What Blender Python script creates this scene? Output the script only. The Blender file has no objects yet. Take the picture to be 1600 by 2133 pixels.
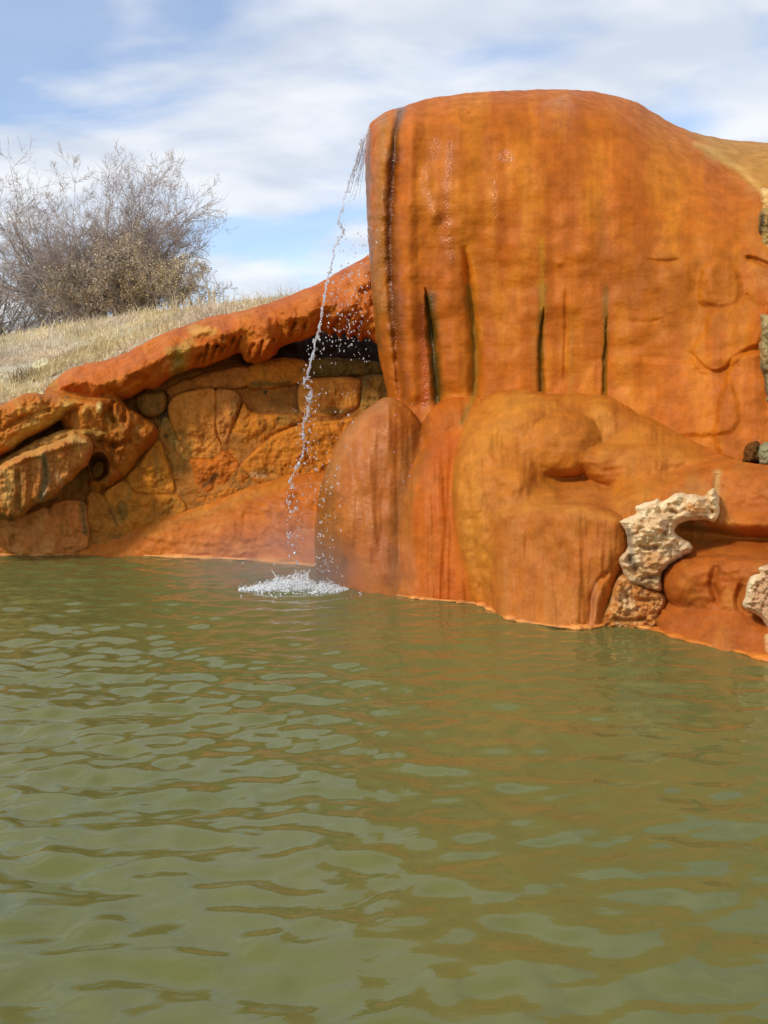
import bpy, math, random
import numpy as np
R = math.radians
# ------------------------------------------------------------------ camera, world, sun, exposure
F, CH, PIT = 2138.0, 1.7, R(5.7)          # focal length in photo pixels, eye height above the water, downward pitch
SC = bpy.context.scene
cam_d = bpy.data.cameras.new('camera'); cam = bpy.data.objects.new('camera', cam_d)
SC.collection.objects.link(cam); SC.camera = cam
cam.location = (0, 0, CH); cam.rotation_euler = (R(90) - PIT, 0, 0)
cam_d.sensor_fit = 'VERTICAL'; cam_d.sensor_height = 36; cam_d.lens = 36 * F / 2133
cam_d.clip_start = 0.05; cam_d.clip_end = 3000

SUN = np.array([-0.66, -0.62, 0.72]); SUN /= np.linalg.norm(SUN)
world = bpy.data.worlds.new('World'); SC.world = world; world.use_nodes = True
def build_world():
    nt = world.node_tree; N = nt.nodes; L = nt.links; N.clear()
    out = N.new('ShaderNodeOutputWorld'); bg = N.new('ShaderNodeBackground'); bg.inputs[1].default_value = 0.13
    sky = N.new('ShaderNodeTexSky'); sky.sky_type = 'NISHITA'; sky.sun_disc = False
    sky.sun_elevation = math.asin(SUN[2]); sky.sun_rotation = math.atan2(SUN[0], SUN[1])
    sky.altitude = 1400; sky.dust_density = 1.4; sky.air_density = 1.0
    tc = N.new('ShaderNodeTexCoord')
    sep = N.new('ShaderNodeSeparateXYZ'); L.new(tc.outputs['Generated'], sep.inputs[0])
    def m(op, a, b=None, c=None):
        n = N.new('ShaderNodeMath'); n.operation = op
        for i, v in enumerate((a, b, c)):
            if v is None: continue
            if isinstance(v, (int, float)): n.inputs[i].default_value = v
            else: L.new(v, n.inputs[i])
        return n.outputs[0]
    # a flat layer of cloud seen in perspective
    zz = m('ADD', m('MAXIMUM', sep.outputs[2], 0.0), 0.22)
    u = m('DIVIDE', sep.outputs[0], zz); v = m('DIVIDE', sep.outputs[1], zz)
    cmb = N.new('ShaderNodeCombineXYZ'); L.new(u, cmb.inputs[0]); L.new(v, cmb.inputs[1])
    mp = N.new('ShaderNodeMapping'); L.new(cmb.outputs[0], mp.inputs[0])
    mp.inputs['Rotation'].default_value = (0, 0, R(32)); mp.inputs['Scale'].default_value = (1.0, 1.4, 1)
    mp.inputs['Location'].default_value = CLOUD_OFF
    def noise(scale, detail, rough, dist=0.0, vec=mp.outputs[0]):
        n = N.new('ShaderNodeTexNoise'); n.inputs['Scale'].default_value = scale; n.inputs['Detail'].default_value = detail
        n.inputs['Roughness'].default_value = rough; n.inputs['Distortion'].default_value = dist
        L.new(vec, n.inputs['Vector']); return n.outputs[0]
    def rng(x, a, b, c=0.0, d=1.0):
        n = N.new('ShaderNodeMapRange'); n.interpolation_type = 'SMOOTHSTEP'; L.new(x, n.inputs[0])
        for i, q in enumerate((a, b, c, d)): n.inputs[i + 1].default_value = q
        return n.outputs[0]
    big = noise(1.6, 5, 0.5, 0.3)
    cover = rng(big, 0.34, 0.58)
    fine = noise(3.0, 4, 0.5, 0.3)
    shade = rng(fine, 0.35, 0.68)
    ccol = N.new('ShaderNodeMix'); ccol.data_type = 'RGBA'; L.new(shade, ccol.inputs[0])
    ccol.inputs[6].default_value = (5.3, 5.8, 6.6, 1); ccol.inputs[7].default_value = (7.4, 7.55, 7.8, 1)
    amt = m('MULTIPLY', cover, 0.93)
    amt = m('MAXIMUM', amt, 0.22)
    blue = N.new('ShaderNodeMix'); blue.data_type = 'RGBA'; blue.blend_type = 'MULTIPLY'; blue.inputs[0].default_value = 1
    L.new(sky.outputs[0], blue.inputs[6]); blue.inputs[7].default_value = SKYMUL
    mix = N.new('ShaderNodeMix'); mix.data_type = 'RGBA'
    L.new(amt, mix.inputs[0]); L.new(blue.outputs[2], mix.inputs[6]); L.new(ccol.outputs[2], mix.inputs[7])
    L.new(mix.outputs[2], bg.inputs[0]); L.new(bg.outputs[0], out.inputs[0])
CLOUD_OFF = (15.5, 1.2, 0.0)
SKYMUL = (1.40, 1.44, 1.52, 1)
build_world()
sl = bpy.data.lights.new('sun', 'SUN'); sl.energy = 2.5; sl.angle = R(7.0); sl.color = (1.0, 0.93, 0.82)
so = bpy.data.objects.new('sun', sl); SC.collection.objects.link(so)
from mathutils import Vector
so.rotation_euler = Vector(tuple(SUN)).to_track_quat('Z', 'Y').to_euler(); so.location = (-8, -6, 9)
SC.view_settings.view_transform = 'Standard'; SC.view_settings.look = 'None'
SC.view_settings.exposure = 0.0; SC.view_settings.gamma = 1.0; SC.view_settings.use_curve_mapping = False

# ------------------------------------------------------------------ helpers
cp, sp_ = math.cos(PIT), math.sin(PIT)
def at(px, py, Y):
    """world points seen at photo pixel px,py at forward distance Y"""
    px = np.asarray(px, float); py = np.asarray(py, float)
    xc = (px - 800) / F; yc = -(py - 1066.5) / F
    dy = yc * sp_ + cp; dz = yc * cp - sp_
    t = Y / dy
    return np.stack([xc * t, np.broadcast_to(Y, t.shape) * 1.0, CH + dz * t], -1)
def dw(py):
    """forward distance at which a pixel row meets the water"""
    yc = -(np.asarray(py, float) - 1066.5) / F
    dy = yc * sp_ + cp; dz = yc * cp - sp_
    return -CH / dz * dy
def perlin(x, y, seed=0):
    r = np.random.RandomState(seed); P = r.permutation(256); P = np.concatenate([P, P]); A = r.rand(256) * 2 * np.pi
    G = np.stack([np.cos(A), np.sin(A)], -1)
    xi = np.floor(x).astype(int); yi = np.floor(y).astype(int); xf = x - xi; yf = y - yi
    xi &= 255; yi &= 255
    fu = xf**3 * (xf * (xf * 6 - 15) + 10); fv = yf**3 * (yf * (yf * 6 - 15) + 10)
    def g(ix, iy, dx, dy):
        h = P[(P[ix & 255] + iy) & 255]; return G[h, 0] * dx + G[h, 1] * dy
    a = g(xi, yi, xf, yf); b = g(xi + 1, yi, xf - 1, yf); c = g(xi, yi + 1, xf, yf - 1); d = g(xi + 1, yi + 1, xf - 1, yf - 1)
    return ((a + fu * (b - a)) + fv * ((c + fu * (d - c)) - (a + fu * (b - a)))) * 1.5
def fbm(x, y, sx, sy, octv=4, seed=0, gain=0.5):
    o = 0; a = 1.0; t = 0
    for i in range(octv):
        o = o + a * perlin(x / sx + 17.3 * i + seed * 3.1, y / sy + 9.7 * i, seed + i); t += a; a *= gain; sx /= 2; sy /= 2
    return o / t
def smooth_poly(P, n=4, closed=True):
    P = np.array(P, float); m = len(P); out = []
    rng = range(m if closed else m - 1)
    for i in rng:
        if closed: a, b, c, d = P[i - 1], P[i], P[(i + 1) % m], P[(i + 2) % m]
        else: a, b, c, d = P[max(i - 1, 0)], P[i], P[i + 1], P[min(i + 2, m - 1)]
        for k in range(n):
            t = k / n
            out.append(0.5 * (2 * b + (c - a) * t + (2 * a - 5 * b + 4 * c - d) * t * t + (3 * b - a - 3 * c + d) * t**3))
    if not closed: out.append(P[-1])
    return np.array(out)
def seg_dist(X, Y, P, closed):
    """distance to a polyline, position along it 0..1"""
    n = len(P); best = np.full(X.shape, 1e9); along = np.zeros(X.shape); side = np.zeros(X.shape)
    m = n if closed else n - 1
    for i in range(m):
        ax, ay = P[i][:2]; bx, by = P[(i + 1) % n][:2]
        ex, ey = bx - ax, by - ay; l = ex * ex + ey * ey + 1e-9
        t = np.clip(((X - ax) * ex + (Y - ay) * ey) / l, 0, 1)
        dx = X - ax - t * ex; dy = Y - ay - t * ey; d = np.hypot(dx, dy)
        k = d < best
        best = np.where(k, d, best); along = np.where(k, i + t, along); side = np.where(k, np.sign(ex * dy - ey * dx), side)
    return best, along, side
def sdf(X, Y, P):
    d, _, _ = seg_dist(X, Y, P, True)
    ins = np.zeros(X.shape, bool); n = len(P)
    for i in range(n):
        ax, ay = P[i]; bx, by = P[(i + 1) % n]
        c = (ay > Y) != (by > Y)
        if ay != by: ins ^= c & (X < (bx - ax) * (Y - ay) / (by - ay) + ax)
    return np.where(ins, -d, d)
def tps(ctrl, X, Y):
    C = np.array([(a, b, dw(b) if c is None else c) for a, b, c in ctrl], float)
    S = 300.0; p = C[:, :2] / S; n = len(C)
    if n < 3: return np.full(X.shape, C[:, 2].mean())
    def U(r2): return 0.5 * r2 * np.log(r2 + 1e-9)
    K = U(((p[:, None] - p[None]) ** 2).sum(-1)) + np.eye(n) * 0.01
    Pm = np.hstack([np.ones((n, 1)), p]); A = np.zeros((n + 3, n + 3)); A[:n, :n] = K; A[:n, n:] = Pm; A[n:, :n] = Pm.T
    w = np.linalg.solve(A, np.concatenate([C[:, 2], np.zeros(3)]))
    o = w[n] + w[n + 1] * X / S + w[n + 2] * Y / S
    for i in range(n): o = o + w[i] * U((X / S - p[i, 0])**2 + (Y / S - p[i, 1])**2)
    return o
def sst(x, a, b):
    t = np.clip((x - a) / (b - a), 0, 1); return t * t * (3 - 2 * t)
def feature(X, Y, f):
    k = f[0]
    if k in ('groove', 'ridge'):
        P = np.array(f[1], float); amt = f[2]
        if P.shape[1] == 2: P = np.hstack([P, np.full((len(P), 1), 10.0)])
        Q = smooth_poly(P, 4, False)
        J = fbm(X, Y, 30, 30, 2, 5) * 3
        d, al, _ = seg_dist(X + J, Y, Q, False)
        w = np.interp(al, np.arange(len(Q)), Q[:, 2])
        v = np.exp(-(d / w)**2) * amt
        n = len(Q) - 1; v = v * (0.25 + 0.75 * np.clip(np.minimum(al, n - al) / (0.12 * n), 0, 1)) if not (len(f) > 3 and f[3]) else v
        return v if k == 'groove' else -v
    if k in ('bump', 'dome'):
        _, cx, cy, rx, ry, rot, h = f[:7]; c, s = math.cos(R(rot)), math.sin(R(rot))
        dx, dy = X - cx, Y - cy; q = ((c * dx + s * dy) / rx)**2 + ((-s * dx + c * dy) / ry)**2
        return -h * (np.exp(-q * 1.6) if k == 'bump' else np.sqrt(np.clip(1 - q, 0, 1)))
    if k == 'plate':
        _, P, h, soft = f; s = sdf(X, Y, smooth_poly(P)) + fbm(X, Y, 24, 24, 2, 8) * 4
        return -h * sst(-s, -soft, soft)
    if k == 'step':      # surface on the right-hand side of the stroke stands proud and eases back away from it
        _, P, h, w = f; d, al, side = seg_dist(X, Y, smooth_poly(P, 4, False), False)
        v = np.exp(-d / w) * h; return np.where(side > 0, -v, 0) + np.where(side <= 0, np.exp(-d / 6.0) * h * 0.35, 0)
    if k == 'noise':
        _, sx, sy, octv, amp, seed = f; return fbm(X, Y, sx, sy, octv, seed) * amp
    if k == 'rnoise':    # ridged
        _, sx, sy, octv, amp, seed = f; return np.abs(fbm(X, Y, sx, sy, octv, seed)) * amp
    raise ValueError(k)
def lin(c):
    c = np.array(c, float) / 255; return np.where(c <= 0.04045, c / 12.92, ((c + 0.055) / 1.055)**2.4)
TINT = np.array([1.02, 1.19, .74])
def paint(X, Y, base, strokes, seed=0, seedscale=(70, 110)):
    """surface colour: base minerals mixed by noise, then stains plus some painted shade and sheen"""
    cols = [lin(c) for c in base]; C = np.broadcast_to(cols[0], X.shape + (3,)).copy(); W = np.full(X.shape, 0.12)
    for i, c in enumerate(cols[1:]):
        m = sst(fbm(X, Y, seedscale[0], seedscale[1], 4, seed + 11 * i + 1), -0.05, 0.35)[..., None] * 0.8
        C = C * (1 - m) + c * m
    J = fbm(X, Y, 34, 34, 4, seed + 77)
    for s in strokes:
        k = s[0]
        if k == 'l':
            _, P, w, c, st = s[:5]; d, al, _ = seg_dist(X, Y, smooth_poly(P, 3, False), False); m = np.exp(-(d / (w * (1 + J)))**2)
        elif k == 'e':
            _, cx, cy, rx, ry, c, st = s[:7]; q = np.hypot((X - cx) / rx, (Y - cy) / ry) + J * 0.7; m = 1 - sst(q, 0.55, 1.1)
        elif k == 'p':
            _, P, soft, c, st = s[:5]; m = sst(-(sdf(X, Y, np.array(P, float)) + J * soft * 2.2), -soft, soft)
        elif k == 'v':     # vertical streaks everywhere
            _, sx, sy, thr, c, st = s[:6]; m = sst(fbm(X, Y, sx, sy, 3, seed + 31 + int(sx)), thr, thr + 0.25)
        m = np.clip(m * st, 0, 1)
        if c is not None: C = C * (1 - m[..., None]) + lin(c) * m[..., None]
        wet = s[-1] if isinstance(s[-1], float) and len(s) == {'l': 6, 'e': 8, 'p': 6, 'v': 7}[k] else None
        if wet is not None: W = W * (1 - m) + wet * m
    return C * TINT, W

def link(o): SC.collection.objects.link(o); return o
def tag(o, label=None, cat=None, group=None, kind=None):
    for k, v in (('label', label), ('category', cat), ('group', group), ('kind', kind)):
        if v: o[k] = v
    return o
def mesh_obj(name, V, Fq, mat, parent=None, col=None, wet=None, smooth=True, origin=None):
    V = np.asarray(V, np.float32)
    if parent is not None: org = np.array(parent['_o']) if '_o' in parent else np.zeros(3)
    elif origin is not None: org = np.array(origin, float)
    else: org = np.array([(V[:, 0].min() + V[:, 0].max()) / 2, (V[:, 1].min() + V[:, 1].max()) / 2, max(V[:, 2].min(), -0.0)])
    me = bpy.data.meshes.new(name)
    if isinstance(Fq, np.ndarray):
        nf, k = Fq.shape; me.vertices.add(len(V)); me.vertices.foreach_set('co', (V - org).astype(np.float32).ravel())
        me.loops.add(nf * k); me.loops.foreach_set('vertex_index', Fq.astype(np.int32).ravel())
        me.polygons.add(nf); me.polygons.foreach_set('loop_start', np.arange(0, nf * k, k, dtype=np.int32))
        me.update(calc_edges=True); me.validate()
    else:
        me.from_pydata([tuple(v) for v in (V - org)], [], Fq); me.update()
    if smooth: me.polygons.foreach_set('use_smooth', np.ones(len(me.polygons), bool))
    if col is not None:
        a = me.color_attributes.new('Col', 'FLOAT_COLOR', 'POINT')
        w = wet if wet is not None else np.zeros(len(V))
        a.data.foreach_set('color', np.hstack([col, w[:, None]]).astype(np.float32).ravel())
    me.materials.append(mat)
    o = bpy.data.objects.new(name, me); link(o)
    if parent is not None: o.parent = parent; ORG[o.name] = org; o['_o'] = list(org)
    else: o.location = org; o['_o'] = list(org)
    return o
ORG = {}
def empty(name, loc):
    o = bpy.data.objects.new(name, None); link(o); o.location = loc; o['_o'] = list(loc); o.empty_display_size = .2; return o

def relief(name, poly, ctrl, feats=(), Rp=50, E=0.4, Tb=0.6, Rb=90, step=2.0, base=((185, 95, 32),), strokes=(), seed=0,
           mat=None, parent=None, jit=1.5, sm=True, rough=0.012, cscale=(70, 110), dropfn=None, label=None, cat=None, group=None, kind=None, edgefn=None, tint=(1, 1, 1)):
    """a solid rock mass: outline traced from the photo, real front surface at real distances, rounded flanks and a back"""
    P = smooth_poly(poly) if sm else np.array(poly, float)
    x0, y0 = P.min(0) - 3 * step; x1, y1 = P.max(0) + 3 * step
    xs = np.arange(x0, x1, step); ys = np.arange(y0, y1, step); X, Y = np.meshgrid(xs, ys)
    def S(X, Y): return sdf(X, Y, P) + fbm(X, Y, 26, 26, 4, seed + 3) * jit * 2
    s = S(X, Y)
    gy, gx = np.gradient(s, step)
    gl = np.maximum(np.hypot(gx, gy), 0.3); gx, gy = gx / gl, gy / gl
    ins = s < 0
    q = ins[:-1, :-1] | ins[1:, :-1] | ins[:-1, 1:] | ins[1:, 1:]
    out = s >= 0
    X2 = np.where(out, X - gx * s, X); Y2 = np.where(out, Y - gy * s, Y); d = np.where(out, 0.0, -s)
    B = tps(ctrl, X2, Y2)
    def prof(d, r): return 1 - np.sqrt(np.clip(1 - (1 - np.clip(d / r, 0, 1))**2, 0, 1))
    Ee = E if edgefn is None else E * edgefn(X2, Y2)
    fr = B + Ee * prof(d, Rp)
    fx = np.zeros_like(B)
    for f in feats: fx = fx + feature(X2, Y2, f)
    if rough: fx = fx + fbm(X2, Y2, 22, 22, 4, seed + 40, 0.6) * rough * 2
    fr = fr + fx * np.clip(d / 10, 0, 1)
    bk = B + Ee + Tb * (1 - prof(d, Rb))
    Vf = at(X2, Y2, fr); Vb = at(X2, Y2, bk)
    C, W = paint(X2, Y2, base, strokes, seed, cscale); C = C * np.array(tint)
    if mat is not None and mat is M_WHITE: C = C / TINT * np.array([1.06, 1.04, .92])
    elif mat is M_ROUGH: C = C * np.array([1.08, .94, 1.1])
    # index front
    keep = q & ~((Vf[:-1, :-1, 2] < -0.25) & (Vf[1:, 1:, 2] < -0.25))
    used = np.zeros(s.shape, bool)
    for a, b in ((0, 0), (1, 0), (0, 1), (1, 1)): used[a:used.shape[0] - 1 + a, b:used.shape[1] - 1 + b] |= keep
    idx = np.full(s.shape, -1); idx[used] = np.arange(used.sum())
    Ff = np.stack([idx[:-1, :-1], idx[1:, :-1], idx[1:, 1:], idx[:-1, 1:]], -1)[keep]
    V = [Vf[used]]; Cc = [C[used]]; Ww = [W[used]]; nfront = int(used.sum())
    # back on a coarser lattice is not worth the seams: share border vertices, use the same lattice
    bi = idx.copy(); inn = used & (d > 0)
    bi[inn] = nfront + np.arange(inn.sum())
    Fb = np.stack([bi[:-1, :-1], bi[:-1, 1:], bi[1:, 1:], bi[1:, :-1]], -1)[keep]
    V.append(Vb[inn]); Cc.append(C[inn]); Ww.append(W[inn] * 0)
    o = mesh_obj(name, np.concatenate(V), np.concatenate([Ff, Fb]), mat or M_ROCK, parent, np.concatenate(Cc), np.concatenate(Ww))
    return tag(o, label, cat, group, kind)

def fused(root, layers, bbox, k=0.05, step=2.0, Tb=0.7, Rb=90, mat=None, tint=(1, 1, 1)):
    """several swells of one rock mass that flow into each other; each becomes a part with a seam-free shared surface"""
    x0, y0, x1, y1 = bbox; xs = np.arange(x0, x1, step); ys = np.arange(y0, y1, step); X, Y = np.meshgrid(xs, ys)
    polys = [smooth_poly(l['poly']) for l in layers]
    def S(X, Y):
        J = fbm(X, Y, 26, 26, 4, 3) * 2.6
        return [sdf(X, Y, P) + J for P in polys]
    ss = S(X, Y); s = np.min(ss, 0)
    gy, gx = np.gradient(s, step); gl = np.maximum(np.hypot(gx, gy), 0.3); gx, gy = gx / gl, gy / gl
    out = s >= 0; ins = ~out
    X2 = np.where(out & (s < 3 * step), X - gx * s, X); Y2 = np.where(out & (s < 3 * step), Y - gy * s, Y)
    ss = S(X2, Y2); du = np.maximum(-np.min(ss, 0), 0)
    def prof(d, r): return 1 - np.sqrt(np.clip(1 - (1 - np.clip(d / r, 0, 1))**2, 0, 1))
    D = []; Cs = []; Ws = []; BK = []
    for l, sl_ in zip(layers, ss):
        d = np.maximum(-sl_, 0); B = tps(l['ctrl'], X2, Y2); E = l.get('E', .3)
        fx = np.zeros_like(B)
        for f in l.get('feats', ()): fx = fx + feature(X2, Y2, f)
        fx = fx + fbm(X2, Y2, 22, 22, 4, l['seed'] + 40, 0.6) * l.get('rough', .004) * 2
        p = l.get('soft', 0)
        pr = prof(d, l['Rp']) if not p else (1 - sst(d, 0, l['Rp'])) 
        D.append(B + E * pr + np.maximum(sl_, 0) * .012 + fx * np.clip(d / 10, 0, 1)); BK.append(B + E)
        c, w = paint(X2, Y2, l['base'], l.get('strokes', ()), l['seed'], l.get('cscale', (70, 110))); Cs.append(c); Ws.append(w)
    D = np.array(D); m = D.min(0); wgt = np.exp(-(D - m) / k); front = m - k * np.log(wgt.sum(0)) + k * .0
    wc = np.exp(-(D - m) / (k * .6)); wc /= wc.sum(0)
    C = (np.array(Cs) * wc[..., None]).sum(0) * np.array(tint); W = (np.array(Ws) * wc).sum(0)
    win = D.argmin(0)
    bk = np.max(np.where(wc > .2, np.array(BK), 0), 0); bk = np.maximum(bk, front) ; bk = bk + Tb * (1 - prof(du, Rb))
    bk = np.where(out, front, bk)
    Vf = at(X2, Y2, front); Vb = at(X2, Y2, bk)
    q = ins[:-1, :-1] | ins[1:, :-1] | ins[:-1, 1:] | ins[1:, 1:]
    q &= ~((Vf[:-1, :-1, 2] < -0.25) & (Vf[1:, 1:, 2] < -0.25))
    # normals of the whole front, so that the parts shade as one surface
    du_ = np.gradient(Vf, axis=1); dv_ = np.gradient(Vf, axis=0); Nn = np.cross(dv_, du_); Nn /= np.linalg.norm(Nn, axis=-1)[..., None] + 1e-12
    Nn *= np.sign(-Nn[..., 1].mean())
    for li, l in enumerate(layers):
        keep = q & (win[:-1, :-1] == li)
        if not keep.any(): continue
        used = np.zeros(s.shape, bool)
        for a, b in ((0, 0), (1, 0), (0, 1), (1, 1)): used[a:used.shape[0] - 1 + a, b:used.shape[1] - 1 + b] |= keep
        idx = np.full(s.shape, -1); idx[used] = np.arange(used.sum()); nf = int(used.sum())
        Ff = np.stack([idx[:-1, :-1], idx[1:, :-1], idx[1:, 1:], idx[:-1, 1:]], -1)[keep]
        bi = idx.copy(); inn = used & ins; bi[inn] = nf + np.arange(inn.sum())
        Fb = np.stack([bi[:-1, :-1], bi[:-1, 1:], bi[1:, 1:], bi[1:, :-1]], -1)[keep]
        ctr = [float(v) for v in (Vf[used][:, 0].mean(), 0, 0)]
        o = mesh_obj(l['name'], np.concatenate([Vf[used], Vb[inn]]), np.concatenate([Ff, Fb]), l.get('mat') or mat or M_ROCK, root, np.concatenate([C[used], C[inn]]), np.concatenate([W[used], W[inn] * 0]))
        nv = np.zeros((len(o.data.vertices), 3), np.float32); nv[:nf] = Nn[used]
        if len(nv) == nf + int(inn.sum()): o.data.normals_split_custom_set_from_vertices([tuple(v) for v in nv])
        tag(o, l.get('label'))
        for r in l.get('rims', ()): rim(r[0], o, *r[1:])

# ------------------------------------------------------------------ materials
class NB:
    def __init__(s, name):
        s.m = bpy.data.materials.new(name); s.m.use_nodes = True; s.t = s.m.node_tree; s.N = s.t.nodes; s.L = s.t.links
        s.b = s.N['Principled BSDF']; s.out = s.N['Material Output']
    def set(s, **k):
        for a, v in k.items(): s.put(s.b.inputs[a.replace('_', ' ')], v)
        return s
    def put(s, sock, v):
        if isinstance(v, (int, float)): sock.default_value = v
        elif isinstance(v, tuple): sock.default_value = v if len(v) != 3 or sock.type == 'VECTOR' else v + (1,)
        else: s.L.new(v, sock)
    def coord(s, sc=(1, 1, 1), rot=(0, 0, 0)):
        t = s.N.new('ShaderNodeTexCoord'); m = s.N.new('ShaderNodeMapping'); s.L.new(t.outputs['Object'], m.inputs[0])
        m.inputs['Scale'].default_value = sc; m.inputs['Rotation'].default_value = rot; return m.outputs[0]
    def noise(s, scale, detail=4, rough=.55, vec=None, dist=0.0, typ=None):
        n = s.N.new('ShaderNodeTexNoise'); n.inputs['Scale'].default_value = scale; n.inputs['Detail'].default_value = detail
        n.inputs['Roughness'].default_value = rough; n.inputs['Distortion'].default_value = dist
        if typ: n.noise_type = typ
        if vec is not None: s.L.new(vec, n.inputs['Vector'])
        return n.outputs[0]
    def vor(s, scale, vec=None, feat='F1'):
        n = s.N.new('ShaderNodeTexVoronoi'); n.feature = feat; n.inputs['Scale'].default_value = scale
        if vec is not None: s.L.new(vec, n.inputs['Vector'])
        return n.outputs['Distance']
    def rng(s, x, a, b, c=0., d=1.):
        n = s.N.new('ShaderNodeMapRange'); s.L.new(x, n.inputs[0])
        for i, q in enumerate((a, b, c, d)): n.inputs[i + 1].default_value = q
        return n.outputs[0]
    def math(s, op, a, b=None):
        n = s.N.new('ShaderNodeMath'); n.operation = op; s.put(n.inputs[0], a)
        if b is not None: s.put(n.inputs[1], b)
        return n.outputs[0]
    def mix(s, f, a, b, mode='MIX'):
        n = s.N.new('ShaderNodeMix'); n.data_type = 'RGBA'; n.blend_type = mode
        s.put(n.inputs[0], f); s.put(n.inputs[6], a); s.put(n.inputs[7], b); return n.outputs[2]
    def bump(s, h, strength, dist, prev=None):
        n = s.N.new('ShaderNodeBump'); s.put(n.inputs['Strength'], strength); n.inputs['Distance'].default_value = dist; s.L.new(h, n.inputs['Height'])
        if prev is not None: s.L.new(prev, n.inputs['Normal'])
        return n.outputs[0]
def rock_mat(name, grain=1.0, streak=1.0, sheen=0.25):
    b = NB(name)
    a = b.N.new('ShaderNodeAttribute'); a.attribute_name = 'Col'
    c0 = b.coord(); cv = b.coord((4.5, 4.5, 0.45)); ch = b.coord((3, 3, 26))
    n1 = b.noise(7, 5, .6, c0); n2 = b.noise(1.6, 3, .5, cv); n3 = b.noise(60, 3, .6, c0)
    col = b.mix(1.0, a.outputs['Color'], b.mix(b.rng(n1, .3, .7), (.80, .76, .72), (1.16, 1.14, 1.06)), 'MULTIPLY')
    col = b.mix(0.12 * streak, col, b.mix(b.rng(n2, .3, .7), (.76, .72, .70), (1.2, 1.2, 1.2)), 'MULTIPLY')
    col = b.mix(0.35, col, b.mix(b.rng(n3, .3, .7), (.72, .7, .7), (1.25, 1.25, 1.25)), 'MULTIPLY')
    wet = a.outputs['Alpha']
    rough = b.math('SUBTRACT', b.rng(n1, .3, .7, .74, .5), b.math('MULTIPLY', wet, 0.46))
    n4 = b.noise(140, 3, .6, c0)
    bp = b.bump(n4, 0.30 * grain, 0.008)
    bp = b.bump(b.noise(20, 4, .6, c0), 0.28 * grain * grain, 0.02, bp)
    bp = b.bump(b.noise(1.5, 3, .6, ch, .6), 0.035 * streak, 0.02, bp)
    wb = b.vor(42, c0); bp = b.bump(wb, b.math('MULTIPLY', b.math('SUBTRACT', wet, .2), 0.9), 0.02, bp)
    b.set(Base_Color=col, Roughness=rough, Normal=bp, Specular_IOR_Level=b.math('ADD', .11, b.math('MULTIPLY', wet, .45)))
    return b.m
M_ROCK = rock_mat('travertine_orange', .7, .8)
M_ROUGH = rock_mat('travertine_rough', 2.2, 0.4)
M_WHITE = rock_mat('travertine_white', 1.15, 0.2)

# ------------------------------------------------------------------ shore and water
O1, O2, O3 = (196, 104, 38), (180, 88, 28), (206, 118, 46)     # travertine oranges
RED, PINK, OCH, TAN = (176, 78, 30), (196, 110, 66), (184, 116, 44), (200, 150, 92)
DRK, MOSS, GREY, CREAM = (48, 34, 20), (74, 66, 40), (128, 118, 96), (226, 198, 158)

def water():
    nx, ny = 480, 470
    xs = np.linspace(-7.2, 7.2, nx)
    t = np.linspace(0, 1, ny); ys = 1.2 + (13.4 - 1.2) * (0.55 * t + 0.45 * t**1.6)
    X, Y = np.meshgrid(xs, ys)
    rg = np.random.RandomState(4); Z = np.zeros_like(X)
    wx = X + 0.12 * fbm(X, Y, 1.1, 1.1, 2, 3); wy = Y + 0.16 * fbm(X, Y, 1.3, 1.0, 2, 9)
    for lam, amp, spread in ((0.80, .0034, .5), (0.50, .0040, .5), (0.36, .0040, .5), (0.26, .0036, .6), (0.18, .0026, .7), (0.13, .0015, .8)):
        for _ in range(4):
            a = -math.pi / 2 + rg.randn() * spread; k = 2 * math.pi / lam * (0.9 + .2 * rg.rand())
            ph = k * (math.cos(a) * wx + math.sin(a) * wy) + rg.rand() * 6.28
            Z += amp * 0.55 * np.sin(ph)
    Z += 0.016 * fbm(X, Y, 0.42, 0.22, 3, 21) + .006 * fbm(X, Y, .16, .09, 2, 33)
    calm = 0.45 + 0.55 * sst(-X + 0.15 * Y, -1.6, 1.2)      # the lee of the rocks lies calmer
    calm *= 0.38 + 0.62 * (1 - sst(Y, 5.5, 9.5)) + 0.55 * sst(-X, 0.2, 2.6)
    Z *= calm * WAVE
    sx, sy = SPL; r = np.hypot(X - sx, Y - sy)
    Z += 0.016 * np.cos(r * 2 * math.pi / 0.30) * np.exp(-r / 0.8) * sst(r, 0.1, 0.4)
    V = np.stack([X, Y, Z], -1).reshape(-1, 3)
    I = np.arange(nx * ny).reshape(ny, nx)
    Fq = np.stack([I[:-1, :-1], I[:-1, 1:], I[1:, 1:], I[1:, :-1]], -1).reshape(-1, 4)
    b = NB('murky_water')
    c0 = b.coord(); cw = b.coord((1, 1.8, 1))
    n = b.noise(.5, 3, .5, c0)
    b.set(Base_Color=b.mix(b.rng(n, .35, .65), WATC1, WATC2), Roughness=0.02, IOR=1.33,
          Normal=b.bump(b.noise(38, 3, .6, cw), 0.10, 0.003, b.bump(b.noise(9, 3, .5, cw, .3), 0.14, 0.012)))
    o = mesh_obj('pool_water', V, Fq, b.m, origin=(0, 0, 0)); tag(o, 'murky olive green rippled pool below the orange rocks', 'water', kind='structure')
WAVE = 1.0
STEAM = 0.5
WATC1, WATC2 = (0.134, 0.143, 0.042), (0.158, 0.152, 0.042)
SPLP = at(612, 1222, dw(1222)); SPL = (float(SPLP[0]), float(SPLP[1]))
water()

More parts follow.
